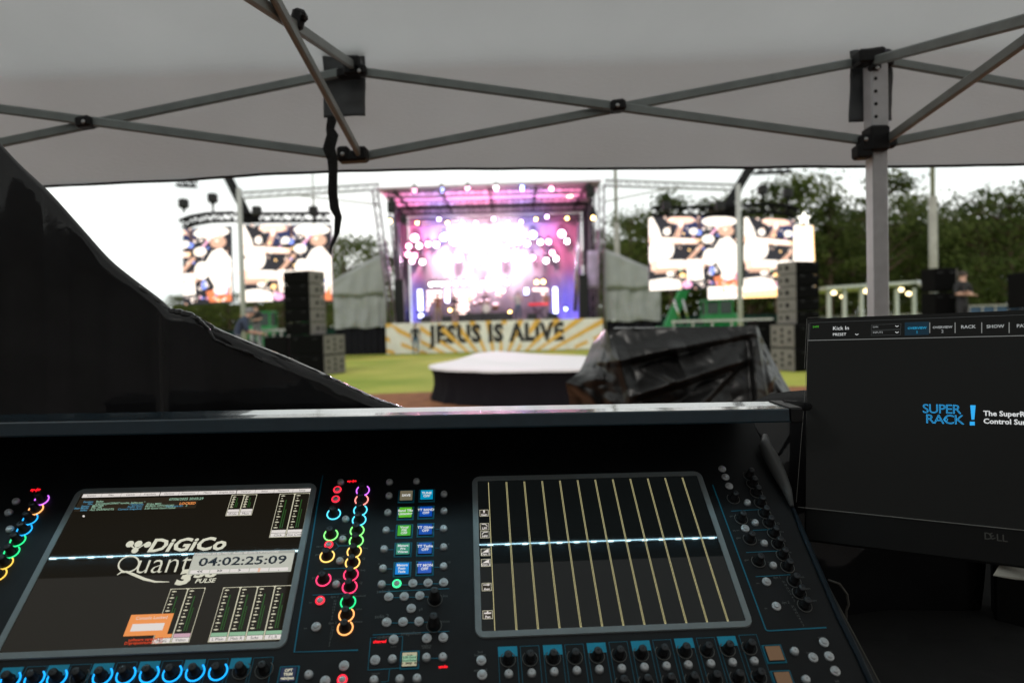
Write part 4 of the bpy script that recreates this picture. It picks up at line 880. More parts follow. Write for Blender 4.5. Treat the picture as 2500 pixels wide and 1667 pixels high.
for yy, zz_ in ((SY + .3, RT0 - .28), (SY + 3, RT0 - .42), (SY + 5.5, RT0 - .45), (SYB - 1.4, RTB - .55)):
    q = MB(); lattice(q, (SXL + .2, yy, zz_), (SXR - .2, yy, zz_), .35, 34); q.build('roof_truss', M['btruss'] if yy > SY + 1 else M['ttruss'], stage)
for xx in (1000, 1100, 1208, 1310, 1420):
    q = MB(); q.box((sx(xx, SY + 4.5), SY + 4.5, RT0 - .12), (.12, 8.6, .2)); q.build('roof_beam', M['btruss'], stage)
# slogan banner
M['banner'] = mat('banner_cloth', (.78, .76, .70), .8, noise_amt=.12, noise_scale=2)
M['bangold'] = mat('banner_gold', (.72, .42, .08), .8); M['banblack'] = mat('banner_black', (.02, .018, .018), .8)
BL, BR = sx(941, SY - .4), sx(1472, SY - .4); BT = DK; BB = .04; BY = SY - .4
ban = thing('slogan_banner', ((BL + BR) / 2, BY, BB), 'long white banner with gold rays and black slogan along the stage front', 'banner')
def bsurf(x, z, off=0): return V(x, BY + .035 * math.sin(x * 1.7) + .015 * math.sin(x * 5 + z) - off, z)
q = MB(); q.grid(lambda u, v: bsurf(BL + (BR - BL) * u, BB + (BT - BB) * v), 120, 8); q.build('cloth', M['banner'], ban)
q = MB(); cx_, cz_ = (BL + BR) / 2 + .1, -2.6
def clip(poly, f):
    out = []
    for i in range(len(poly)):
        a, b = poly[i], poly[(i + 1) % len(poly)]; fa, fb = f(a), f(b)
        if fa >= 0: out.append(a)
        if fa * fb < 0: t = fa / (fa - fb); out.append((a[0] + (b[0] - a[0]) * t, a[1] + (b[1] - a[1]) * t))
    return out
NR = 22
for i in range(NR):
    a0 = PI * (i + .3) / NR; a1 = a0 + PI / NR * .36; Rr = 20
    for k in range(12):
        # split into strips along x so rays follow the cloth
        x0, x1 = BL + (BR - BL) * k / 12, BL + (BR - BL) * (k + 1) / 12
        poly = [(cx_, cz_ + 1.0), (cx_ + Rr * math.cos(a0) * 1.9, cz_ + 1.0 + Rr * math.sin(a0)), (cx_ + Rr * math.cos(a1) * 1.9, cz_ + 1.0 + Rr * math.sin(a1))]
        for f in (lambda p: p[0] - x0, lambda p: x1 - p[0], lambda p: p[1] - BB, lambda p: BT - p[1]):
            poly = clip(poly, f)
            if len(poly) < 3: break
        if len(poly) >= 3: q.poly([bsurf(p[0], p[1], .006) for p in poly])
q.build('gold_rays', M['bangold'], ban)
q = MB(); vs, fs = text_mesh('JESUS IS ALIVE', 1.62, bold=.055, align='CENTER', sx=1.0, space=1.1)
tx0 = min(v.x for v in vs); tx1 = max(v.x for v in vs); LX, RX = sx(1043, BY), sx(1376, BY)
tz0 = min(v.y for v in vs); tz1 = max(v.y for v in vs); zb_, zt_ = szz(849, 1200, BY), szz(789, 1200, BY)
q.add([bsurf(LX + (v.x - tx0) / (tx1 - tx0) * (RX - LX), zb_ + (v.y - tz0) / (tz1 - tz0) * (zt_ - zb_), .014) for v in vs], fs); q.build('lettering', M['banblack'], ban)
# ---- stage lamps
LCOL = dict(white=(1, .95, .95), pink=(1, .42, .6), blue=(.35, .45, 1), amber=(1, .6, .2), lilac=(.75, .5, 1))
LEM = {k: emat('lens_' + k, c, 22) for k, c in LCOL.items()}
def lampmesh():
    q = MB(); q.lathe((0, 0, 0), frame_from((0, -1, 0)), [(.10, -.22), (.14, -.18), (.15, .1), (.165, .14)], 14); q.box((0, -.02, .22), (.38, .08, .04)); q.box((-.18, -.02, .1), (.03, .08, .26)); q.box((.18, -.02, .1), (.03, .08, .26)); q.box((0, -.02, .3), (.22, .22, .12)); return q
_q = lampmesh(); lamp_me = bpy.data.meshes.new('lamp_body'); lamp_me.from_pydata(_q.v, [], _q.f); lamp_me.materials.append(M['blackpl'])
lens_me = {}
def stage_lamp(px, py, Y, c, label, s=1.0, group='stage lamps', es=None):
    t = thing('stage_lamp', at(px, py, Y), label, 'stage lamp', group)
    b = bpy.data.objects.new('housing', lamp_me); col.objects.link(b); b.parent = t; b.scale = (s, s, s)
    k = (c,)
    if k not in lens_me:
        q = MB(); q.lathe((0, 0, 0), frame_from((0, -1, 0)), [(.135, .135), (.12, .145), (.01, .15)], 14, cap=False); me = bpy.data.meshes.new('lens'); me.from_pydata(q.v, [], q.f); me.materials.append(LEM[c]); lens_me[k] = me
    l_ = bpy.data.objects.new('lens', lens_me[k]); col.objects.link(l_); l_.parent = t; l_.scale = (s, s, s); return t
ORD = ['first', 'second', 'third', 'fourth', 'fifth', 'sixth', 'seventh', 'eighth', 'ninth', 'tenth', 'eleventh', 'twelfth', 'thirteenth', 'fourteenth', 'fifteenth', 'sixteenth', 'seventeenth', 'eighteenth', 'nineteenth', 'twentieth']
rows = [
 ('front roof row', SY + .6, [(1012, 466, 'pink'), (1078, 465, 'blue'), (1142, 462, 'pink'), (1211, 461, 'white'), (1275, 461, 'blue'), (1345, 461, 'pink')], 1.0),
 ('rear roof truss', SYB - 1.6, [(1019, 545, 'amber'), (1072, 536, 'lilac'), (1093, 545, 'amber'), (1130, 547, 'amber'), (1162, 545, 'pink'), (1205, 536, 'lilac'), (1240, 546, 'pink'), (1272, 543, 'lilac'), (1308, 536, 'amber'), (1335, 530, 'lilac'), (1384, 534, 'amber')], .75),
 ('upper backdrop row', SYB - 1.2, [(1014, 582, 'pink'), (1085, 580, 'blue'), (1229, 577, 'pink'), (1301, 575, 'blue'), (1371, 572, 'pink')], 1.9),
 ('middle backdrop row', SYB - 1.1, [(999, 602, 'pink'), (1024, 601, 'white'), (1046, 597, 'pink'), (1066, 598, 'white'), (1248, 594, 'white'), (1266, 592, 'white'), (1287, 596, 'white'), (1319, 592, 'white'), (1339, 591, 'pink'), (1384, 590, 'white')], 1.25),
 ('lower backdrop row', SYB - 1.0, [(997, 622, 'pink'), (1013, 625, 'pink'), (1007, 638, 'pink'), (1032, 640, 'white'), (1348, 618, 'pink'), (1357, 632, 'white'), (1333, 637, 'white'), (1300, 630, 'pink')], 1.25),
 ('centre backdrop cluster', SYB - 1.3, [(1110, 590, 'white'), (1140, 605, 'white'), (1170, 590, 'white'), (1200, 607, 'white'), (1120, 630, 'white'), (1160, 640, 'white'), (1200, 635, 'white'), (1235, 628, 'white')], 2.0),
 ('blinder row above the band', SY + 6, [(1053, 695, 'white'), (1066, 693, 'white'), (1080, 694, 'white'), (1094, 693, 'white'), (1113, 692, 'white'), (1133, 692, 'white'), (1179, 692, 'white'), (1199, 690, 'white'), (1218, 690, 'white'), (1238, 690, 'white'), (1310, 689, 'amber'), (1326, 688, 'amber')], .95),
 ('stage floor row', SY + 3, [(1084, 786, 'amber'), (1245, 762, 'amber'), (1099, 757, 'amber'), (1155, 709, 'white'), (1381, 754, 'blue'), (1260, 785, 'amber')], .6)]
for rn, yy, ls, s_ in rows:
    seen = {}
    for px, py, c in ls:
        seen[c] = seen.get(c, 0) + 1
    cnt = {}
    for px, py, c in sorted(ls):
        cnt[c] = cnt.get(c, 0) + 1
        pos = (ORD[cnt[c] - 1] + ' ' if seen[c] > 1 else 'only ')
        stage_lamp(px, py, yy, c, pos + c + ' lamp from the left in the ' + rn, s_, 'stage lamps, ' + rn)
stage_lamp(952, 541, SY - .1, 'amber', 'small amber lamp on the left stage tower', .8); stage_lamp(1448, 533, SY - .1, 'amber', 'small amber lamp on the right stage tower', .8)
def spot(loc, tgt, c, e, ang=50, blend=.8, r=.15, name='stage_spot'):
    d = bpy.data.lights.new(name, 'SPOT'); d.energy = e; d.color = c; d.spot_size = math.radians(ang); d.spot_blend = blend; d.shadow_soft_size = r
    o = bpy.data.objects.new(name, d); col.objects.link(o); o.location = loc; o.rotation_euler = (Vector(tgt) - Vector(loc)).to_track_quat('-Z', 'Y').to_euler(); return o
CB = at(1185, 640, SYB - .2)
BYY = SYB - 5.5
def bd(px, py): return at(px, py, SYB - .2)
spot((CB.x - 1.5, BYY, 8.6), bd(1140, 612), (1, .86, .92), 19000, 60, 1.0, .7); spot((CB.x + 1.5, BYY, 8.6), bd(1225, 608), (1, .84, .93), 19000, 60, 1.0, .7)
spot((CB.x - 4.6, BYY, 8.6), bd(1010, 600), (1, .18, .40), 5200, 52, .9, .6); spot((CB.x + 4.6, BYY, 8.6), bd(1360, 600), (1, .18, .42), 3600, 48, .9, .6)
spot((CB.x - 3, BYY, 8.4), bd(1075, 560), (.3, .3, 1), 3600, 46, .9, .6); spot((CB.x + 3, BYY, 8.4), bd(1300, 560), (.3, .3, 1), 3600, 46, .9, .6)
spot((SXL + 1, SYB - 3, 2.2), bd(985, 740), (.12, .16, 1), 900, 80); spot((SXR - 1, SYB - 3, 2.2), bd(1400, 740), (.12, .12, 1), 900, 80)
# uplights on the roof underside
for i, (px, c, e) in enumerate(((990, (1, .26, .52), 2100), (1078, (.45, .4, 1), 1700), (1150, (1, .26, .52), 2100), (1215, (1, .26, .52), 2100), (1285, (.45, .4, 1), 1700), (1370, (1, .26, .52), 2100))):
    spot((sx(px, SY + 4), SY + 4, DK + 4.2), (sx(px, SY + 3.2), SY + 3.2, RT0), c, e, 75)
spot((sx(1200, SY + 1), SY + 1, 8.9), (sx(1200, SY + 3), SY + 3.5, DK), (1, .7, .6), 900, 80)
for px in (1110, 1160, 1210, 1255): spot(at(px, 615, SYB - 1.9), at(1200, 700, SY), (1, .55, .78), 1000, 120, .9, .3, 'smoke_glow_spot')  # unseen spots added to make the smoke at stage centre glow
# beams in smoke
smk = MB(); smk.box(((SXL + SXR) / 2, (SY + SYB) / 2 + .4, (DK + RTB) / 2), (SXR - SXL - .9, SYB - SY - 1.4, RTB - DK - 1.5))
sm = bpy.data.materials.new('stage_smoke'); sm.use_nodes = True; sm.node_tree.nodes.clear(); so = sm.node_tree.nodes.new('ShaderNodeOutputMaterial'); pv = sm.node_tree.nodes.new('ShaderNodeVolumePrincipled')
pv.inputs['Color'].default_value = (.8, .66, .8, 1); pv.inputs['Density'].default_value = .026; pv.inputs['Anisotropy'].default_value = .3; sm.node_tree.links.new(pv.outputs[0], so.inputs['Volume'])
tag(smk.build('stage_smoke', sm), kind='stuff')
spot(at(1034, 638, SYB - 2), at(990, 720, SYB - 4), (1, .95, .9), 9000, 11, .3, .05, 'beam_light')
spot(at(1386, 596, SYB - 2), at(1408, 630, SYB - 4), (1, .95, .8), 4500, 9, .3, .05, 'beam_light')
spot(at(1335, 638, SYB - 2), at(1378, 690, SYB - 4), (1, .8, .8), 4500, 10, .3, .05, 'beam_light')
spot(at(1265, 600, SYB - 2), at(1258, 760, SYB - 6), (1, .85, .85), 12000, 12, .4, .05, 'beam_light')
spot(at(1386, 535, SY + 5), at(1394, 440, SY + 3), (1, .6, .25), 7000, 14, .4, .05, 'beam_light')
spot(at(1020, 545, SY + 5), at(1075, 550, SY + 4), (1, .6, .3), 5000, 20, .4, .05, 'beam_light')
# ---- LED tubes and batten stacks
TUB = emat('tube_light_blue_white', (.62, .68, 1), 9); BAT = emat('batten_light_warm', (1, .74, .66), 3.6)
def tube_light(px, y0, y1, label, Y=SY + 5.5):
    a, b = at(px, y0, Y), at(px + (2 if y1 - y0 > 40 else 0), y1, Y); t = thing('tube_light', b, label, 'tube light', 'upright tube lights')
    q = MB(); q.tube([a, b], .13, 10); q.build('tube', TUB, t); q = MB(); q.box(b - V(0, 0, .08), (.4, .4, .12)); q.build('base', M['blackpl'], t)
tube_light(1025, 708, 758, 'tall blue white tube light at the left end of the band'); tube_light(1355, 702, 775, 'tallest blue white tube light right of the keyboard player'); tube_light(1092, 706, 738, 'medium blue white tube light between the two batten stacks'); tube_light(1285, 704, 718, 'short blue white tube light left of the right batten stack'); tube_light(983, 745, 758, 'tiny blue tube light beside the left drape'); tube_light(1028, 767, 775, 'smallest tube light on the floor under the tall left one')
def stack(rws, label):
    a = at(rws[-1][0], rws[-1][2], SY + 6); t = thing('batten_stack', V(a.x, a.y, DK), label, 'light bars', 'stacks of horizontal light bars')
    for x0, x1, y in rws:
        q = MB(); q.tube([at(x0, y, SY + 6), at(x1, y, SY + 6)], .085, 8); q.build('light_bar', BAT, t)
    q = MB(); pa_ = at(rws[0][0], rws[0][2], SY + 6.15)
    for xx in (rws[0][0] + 3, rws[0][1] - 3): p_ = at(xx, rws[0][2], SY + 6.15); q.tube([p_, V(p_.x, p_.y, DK)], .03, 6)
    q.build('rack', M['btruss'], t)
stack([(1042, 1079, 713), (1042, 1079, 724), (1042, 1062, 735), (1042, 1050, 745), (1042, 1046, 756)], 'tapering stack of glowing light bars left of the drummer')
stack([(1107, 1145, 711), (1107, 1145, 721), (1107, 1145, 733), (1107, 1145, 744), (1107, 1145, 755), (1122, 1137, 766)], 'full stack of six glowing light bars beside the drummer')
stack([(1301, 1338, 707), (1322, 1338, 717), (1328, 1336, 727)], 'small stack of glowing light bars behind the keyboard')
# ------------------------------------------------------------------ PEOPLE
SK = mat('skin', (.55, .33, .24), .6)
def cloth(c, n): return mat(n, c, .85, noise_amt=.2, noise_scale=8)
CM = dict(black=cloth((.018, .018, .02), 'black_cloth'), navy=cloth((.03, .045, .08), 'navy_cloth'), jeans=cloth((.06, .12, .2), 'blue_jeans'), tan=cloth((.5, .36, .24), 'tan_cloth'), white=cloth((.6, .58, .55), 'white_cloth'), grey=cloth((.15, .15, .16), 'grey_cloth'), rust=cloth((.4, .14, .07), 'rust_cloth'))
HAIR = mat('dark_hair', (.03, .02, .015), .7); CAP = mat('grey_cap', (.2, .2, .2), .8); SHOE = mat('shoe_leather', (.3, .28, .26), .6)
def person(loc, face, h, top, bot, label, pose='stand', cap=False, extra=None):
    """one continuous body from a skinned skeleton; pose gives joint positions in body space (x right, y forward)"""
    k = h / 1.78
    J = dict(pel=(0, 0, .94), spine=(0, 0, 1.15), chest=(0, 0, 1.36), neck=(0, .0, 1.50), head=(0, .015, 1.60), crown=(0, .01, 1.72),
             shl=(-.19, 0, 1.42), ell=(-.25, -.02, 1.15), wrl=(-.24, .08, .90), hal=(-.24, .1, .80), shr=(.19, 0, 1.42), elr=(.25, -.02, 1.15), wrr=(.24, .08, .90), har=(.24, .1, .80),
             hil=(-.10, 0, .90), knl=(-.11, .02, .48), anl=(-.12, 0, .09), tol=(-.13, .15, .03), hir=(.10, 0, .90), knr=(.11, .02, .48), anr=(.12, 0, .09), tor=(.13, .15, .03))
    if pose == 'play': J.update(ell=(-.3, .1, 1.18), wrl=(-.12, .28, 1.12), hal=(-.04, .32, 1.12), elr=(.32, .05, 1.16), wrr=(.38, .3, 1.24), har=(.42, .36, 1.28), anl=(-.2, 0, .09), tol=(-.22, .15, .03), knl=(-.16, .03, .48))
    if pose == 'sing': J.update(ell=(-.26, .12, 1.2), wrl=(-.1, .26, 1.42), hal=(-.04, .26, 1.48), elr=(.36, .02, 1.3), wrr=(.55, .06, 1.42), har=(.62, .08, 1.46))
    if pose == 'drum': J.update(pel=(0, 0, .6), spine=(0, .02, .84), chest=(0, .05, 1.06), neck=(0, .06, 1.2), head=(0, .08, 1.3), crown=(0, .08, 1.42), shl=(-.19, .05, 1.12), shr=(.19, .05, 1.12), ell=(-.34, .15, .95), wrl=(-.3, .38, 1.1), hal=(-.28, .44, 1.14), elr=(.36, .12, 1.0), wrr=(.42, .32, 1.3), har=(.44, .36, 1.38), hil=(-.1, 0, .56), hir=(.1, 0, .56), knl=(-.2, .4, .5), anl=(-.22, .45, .09), tol=(-.22, .6, .03), knr=(.2, .4, .5), anr=(.22, .45, .09), tor=(.22, .6, .03))
    if pose == 'lean': J.update(chest=(0, .14, 1.33), neck=(0, .22, 1.44), head=(0, .29, 1.51), crown=(0, .35, 1.61), shl=(-.2, .14, 1.37), shr=(.2, .14, 1.37), ell=(-.27, .2, 1.12), elr=(.27, .2, 1.12), wrl=(-.2, .42, 1.08), wrr=(.2, .42, 1.08), hal=(-.17, .5, 1.06), har=(.17, .5, 1.06))
    if pose == 'fold': J.update(ell=(-.27, .03, 1.18), wrl=(0, .2, 1.2), hal=(.09, .2, 1.22), elr=(.27, .03, 1.18), wrr=(0, .24, 1.15), har=(-.09, .22, 1.14))
    RAD = dict(pel=.135, spine=.125, chest=.145, neck=.058, head=.088, crown=.075, sh=.07, el=.045, wr=.032, ha=.036, hi=.09, kn=.06, an=.042, to=.035)
    names_ = list(J); ed = [('pel', 'spine'), ('spine', 'chest'), ('chest', 'neck'), ('neck', 'head'), ('head', 'crown'), ('chest', 'shl'), ('shl', 'ell'), ('ell', 'wrl'), ('wrl', 'hal'), ('chest', 'shr'), ('shr', 'elr'), ('elr', 'wrr'), ('wrr', 'har'), ('pel', 'hil'), ('hil', 'knl'), ('knl', 'anl'), ('anl', 'tol'), ('pel', 'hir'), ('hir', 'knr'), ('knr', 'anr'), ('anr', 'tor')]
    co = [V(*J[n]) * k for n in names_]; extra_v = []; E_ = [(names_.index(a), names_.index(b)) for a, b in ed]; rad = []
    for n in names_:
        rad.append(RAD.get(n, RAD.get(n[:2], .05)) * k)
    for sd_ in 'lr':    # fingers and thumb
        hi_ = names_.index('ha' + sd_); d = (co[hi_] - co[names_.index('wr' + sd_)]).normalized(); side = d.cross(V(0, 0, 1)); side = side.normalized() if side.length > .1 else V(1, 0, 0)
        for f, (o_, ln_) in enumerate(((-.03, .075), (-.01, .088), (.01, .083), (.03, .065), (.05, .05))):
            p_ = co[hi_] + side * o_ * k + d * (.03 if f < 4 else .0) * k; co.append(p_); rad.append(.011 * k); co.append(p_ + (d * ln_ + side * (.03 if f == 4 else 0) + V(0, .012, -.01)) * k); rad.append(.008 * k)
            E_ += [(hi_, len(co) - 2), (len(co) - 2, len(co) - 1)]
    me = bpy.data.meshes.new('person'); me.from_pydata(co, E_, []); o = bpy.data.objects.new('person_tmp', me); col.objects.link(o)
    o.modifiers.new('s', 'SKIN'); sv = me.skin_vertices[0].data
    for i, r_ in enumerate(rad): sv[i].radius = (r_, r_ * (.72 if names_[i] in ('pel', 'spine', 'chest') else 1) if i < len(names_) else r_)
    sv[0].use_root = True; o.modifiers.new('u', 'SUBSURF').levels = 1
    bpy.context.view_layer.update(); out = bpy.data.meshes.new_from_object(o.evaluated_get(bpy.context.evaluated_depsgraph_get())); bpy.data.objects.remove(o)
    out.materials.clear()
    for m_ in (SK, CM[top], CM[bot], SHOE): out.materials.append(m_)
    cls = {}
    for a, b in ed: cls[(a, b)] = 0 if a in ('neck', 'head') or b[:2] == 'ha' or a[:2] == 'wr' or a[:2] == 'el' else 2 if a[:2] in ('hi', 'kn') or (a == 'pel' and b[:2] == 'hi') else 3 if a[:2] == 'an' else 1
    segs = [(V(*J[a]) * k, V(*J[b]) * k, cls[(a, b)]) for a, b in ed]
    for p in out.polygons:
        c = p.center; best = 1e9
        for a, b, cc in segs:
            d = b - a; t = max(0, min(1, (c - a).dot(d) / d.length_squared)); dd = (a + d * t - c).length
            if dd < best: best = dd; p.material_index = cc
        p.use_smooth = True
    # face: pull a nose out and add hair / cap
    R_ = Matrix.Rotation(face, 3, 'Z')
    t = tag(link('person', out, loc, None, R_), label, 'person')
    hd = V(*J['head']) * k + V(0, .0, .035) * k
    q = MB(); prof = [(.098, -.01), (.105, .03), (.095, .075), (.06, .108), (.015, .118)]
    q.lathe(hd + V(0, -.012, 0), I3, [(a * k, b * k) for a, b in prof], 14, cap=False)
    if cap: q.box(hd + V(0, .12, .02) * k, (.13 * k, .1 * k, .015 * k))
    hr = bpy.data.meshes.new('hair'); hr.from_pydata(q.v, [], q.f); hr.materials.append(CAP if cap else HAIR); h_ = bpy.data.objects.new('cap' if cap else 'hair', hr); col.objects.link(h_); h_.parent = t
    q = MB(); q.add([hd + V(-.014, .082, -.01) * k, hd + V(.014, .082, -.01) * k, hd + V(0, .115, -.02) * k, hd + V(0, .08, .03) * k], [(0, 1, 2), (1, 3, 2), (3, 0, 2)]); 
    for xs in (-.03, .03): q.lathe(hd + V(xs, .083, .018) * k, frame_from((0, 1, 0)), [(.010 * k, 0), (.006 * k, .004 * k)], 8)
    q.box(hd + V(0, .082, -.045) * k, (.045 * k, .008 * k, .010 * k))
    fm = bpy.data.meshes.new('face'); fm.from_pydata(q.v, [], q.f); fm.materials.append(SK); f_ = bpy.data.objects.new('face', fm); col.objects.link(f_); f_.parent = t
    return t
def gp(px, Y, z=0): p = at(px, 780, Y); return V(p.x, Y, z)
person(gp(1013, 38.6), 0.2, 1.80, 'black', 'jeans', 'person in black top and blue jeans standing before the slogan banner')
person(gp(1070, SY + 2, DK), PI, 1.75, 'rust', 'tan', 'guitarist in rust clothes at the left of the stage', 'play')
person(gp(1266, SY + 1.6, DK), PI + .2, 1.75, 'white', 'jeans', 'singer in pale shirt and jeans with one arm out', 'sing')
person(gp(1336, SY + 2.4, DK), PI - .2, 1.78, 'tan', 'white', 'keyboard player in tan shirt behind the red keyboard', 'lean')
person(gp(1187, SY + 4.6, DK + .5), PI, 1.75, 'black', 'grey', 'drummer seated behind the gold cymbals', 'drum')
person(gp(1110, SY + 2.6, DK), PI - .3, 1.7, 'black', 'tan', 'bass player in black shirt right of the guitarist', 'play')
person(gp(578, 15, .56), -1.1, 1.74, 'navy', 'grey', 'person in navy top and grey cap bent over near the left speakers', 'lean', cap=True)
person(gp(626, 27, .95), PI - .2, 1.75, 'black', 'grey', 'person in black shirt standing beyond the capped crew member', 'play')
person(gp(2350, 17, .95), PI + .3, 1.76, 'black', 'black', 'person all in black standing with folded arms at far right', 'fold')
# risers they stand on
def riser(px0, px1, Y, z, dep, label):
    a, b = gp(px0, Y).x, gp(px1, Y).x; t = thing('platform_riser', ((a + b) / 2, Y, 0), label, 'riser')
    q = MB(); q.box(((a + b) / 2, Y, z - .06), (b - a, dep, .12)); q.build('deck', M['deck'], t)
    q = MB(); q.grid(lambda u, v: V(a + (b - a) * u, Y - dep / 2 + .02 + .02 * math.sin(u * 80), (z - .12) * v), 60, 2); q.build('skirt', M['blkcl'], t)
riser(520, 668, 15.2, .56, 1.6, 'low black riser under the person in the grey cap'); riser(560, 670, 27.2, .95, 2, 'black riser behind the left subwoofers'); riser(2225, 2520, 17.2, .95, 2.2, 'low black riser behind the monitor at far right')
# ---- drum kit, keyboard
M['brass'] = mat('cymbal_brass', (.75, .5, .18), .3, metal=.9); M['drum'] = mat('drum_shell', (.25, .13, .06), .35); M['skinw'] = mat('drum_head', (.7, .68, .64), .5)
dkp = gp(1187, SY + 3.6, DK); q = MB(); q.box(dkp + V(0, .6, .25), (3.4, 2.6, .5)); tag(q.build('drum_riser', M['deck']), 'square black riser carrying the drum kit', 'riser')
dk = thing('drum_kit', dkp + V(0, 0, .5), 'drum kit with wide gold cymbals at the centre of the stage', 'drum kit')
for dx, dz, r_, dp in ((0, .32, .3, .4), (-.35, .72, .17, .22), (.1, .75, .17, .22), (.62, .42, .22, .36), (-.7, .62, .19, .16)):
    q = MB(); R_ = frame_from((0, -1, 0)) if dz == .32 else frame_from((0, -.35, 1)); q.lathe(dkp + V(dx, .2, .5 + dz), R_, [(r_, -dp / 2), (r_, dp / 2)], 20, 0); d_o = q.build('drum', M['drum'], dk)
    q = MB(); q.lathe(dkp + V(dx, .2, .5 + dz), R_, [(r_ * .98, dp / 2 + .002), (r_ * .9, dp / 2 + .006)], 20); q.build('drum_head', M['skinw'], d_o)
for dx, z_, r_, tl in ((-.95, 1.25, .28, .35), (-.55, 1.5, .25, .3), (.4, 1.5, .25, -.35), (.95, 1.3, .3, -.4), (-1.05, .9, .2, .1)):
    c = dkp + V(dx, .1, .5 + z_); q = MB(); q.lathe(c, frame_from((tl, -.5, 1)), [(r_, 0), (r_ * .3, .02), (.05, .05), (.01, .055)], 22, cap=False); q.build('cymbal', M['brass'], dk)
    q = MB(); q.tube([c, V(c.x, c.y + .1, DK + .52)], .018, 6); q.build('cymbal_stand', M['truss'], dk)
kb = gp(1316, SY + 1.9, DK); M['redk'] = mat('red_glowing_keyboard', (.7, .02, .03), .4, em=(1, .02, .04), es=.7)  # emission brightens the red body, which is no lamp
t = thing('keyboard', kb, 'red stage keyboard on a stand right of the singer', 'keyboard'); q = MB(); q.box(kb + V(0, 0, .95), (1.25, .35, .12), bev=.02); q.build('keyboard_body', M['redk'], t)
q = MB(); q.tube([kb + V(-.5, 0, 0), kb + V(.5, 0, .88)], .03); q.tube([kb + V(.5, 0, 0), kb + V(-.5, 0, .88)], .03); q.build('stand', M['btruss'], t)
for px, lab in ((1070, 'microphone stand before the guitarist'), (1180, 'microphone stand by the drum riser'), (1258, 'microphone stand before the singer'), (1120, 'microphone stand right of the batten stack')):
    p_ = gp(px, SY + .9, DK); q = MB(); q.tube([p_, p_ + V(0, 0, 1.45), p_ + V(.03, .2, 1.6)], .02, 6); q.lathe(p_, I3, [(.16, 0), (.16, .03)], 14); tag(q.build('microphone_stand', M['btruss']), lab, 'mic stand', 'mic stands along the stage front')
wedge = [(1040, 'first'), (1090, 'second'), (1145, 'third'), (1205, 'fourth'), (1300, 'fifth'), (1350, 'sixth')]
for px, o_ in wedge:
    p_ = gp(px, SY + .5, DK); q = MB(); q.prism([p_ + V(-.3, 0, 0), p_ + V(-.3, .45, 0), p_ + V(-.3, .45, .15), p_ + V(-.3, .1, .38)], (.6, 0, 0)); tag(q.build('floor_monitor', M['blackpl']), o_ + ' floor monitor wedge from the left along the stage edge', 'floor monitor', 'floor monitor wedges')
# tower details: hanging black fixtures
for px, py, w_, h_, lab in ((957, 507, .5, .9, 'black moving light high on the left stage tower'), (986, 538, .4, .6, 'black floodlight under the left end of the roof'), (1440, 470, .5, .8, 'black moving light high on the right stage tower'), (1447, 525, .45, .7, 'black floodlight under the right end of the roof')):
    p_ = at(px, py, SY + .1); t = thing('tower_fixture', p_, lab, 'floodlight'); q = MB(); q.box(p_, (w_, w_, h_ * .7), bev=.06); q.build('head', M['blackpl'], t); q = MB(); q.box(p_ + V(0, 0, h_ * .5), (w_ * .4, w_ * .4, h_ * .3)); q.build('clamp', M['blackpl'], t)
# reflective pipe bundles by towers
M['shiny'] = mat('polished_pipe', (.6, .55, .65), .2, metal=.9)
for px0, y0, px1, y1, lab in ((972, 545, 978, 740, 'polished pipe by the left drape'), (1414, 540, 1404, 760, 'polished pipe by the right drape'), (938, 590, 957, 735, 'slanting polished pipe outside the left tower'), (1462, 560, 1459, 745, 'polished pipe outside the right tower')):
    q = MB(); q.tube([at(px0, y0, SY + 1.5), at(px1, y1, SY + 1.5)], .12, 10); tag(q.build('stage_pipe', M['shiny']), lab, 'pipe')
M['lilac'] = mat('cloth_painted_lilac_light', (.62, .5, .72), .5, noise_amt=.3, noise_scale=2)  # white cloth with the lilac stage light put into its colour
q = MB(); q.grid(lambda u, v: at(1434 + 30 * u, 612 + 92 * v, SY + 1).lerp(at(1434 + 30 * u, 612 + 92 * v, SY + 1), 0) + V(0, .06 * math.sin(u * 20), 0), 24, 8); o_ = q.build('side_cloth', M['lilac']); o_.modifiers.new('t', 'SOLIDIFY').thickness = .02; tag(o_, 'white cloth coloured as if lit lilac, inside the right stage tower', 'cloth')
for px, lab in ((978, 'tall black loudspeaker column at the left of the stage'), (1425, 'tall black loudspeaker column at the right of the stage')):
    p_ = gp(px, SY + .7, DK); q = MB(); q.box(p_ + V(0, 0, 1.3), (.55, .6, 2.6), bev=.03); tag(q.build('loudspeaker_column', M['blackpl']), lab, 'speaker')
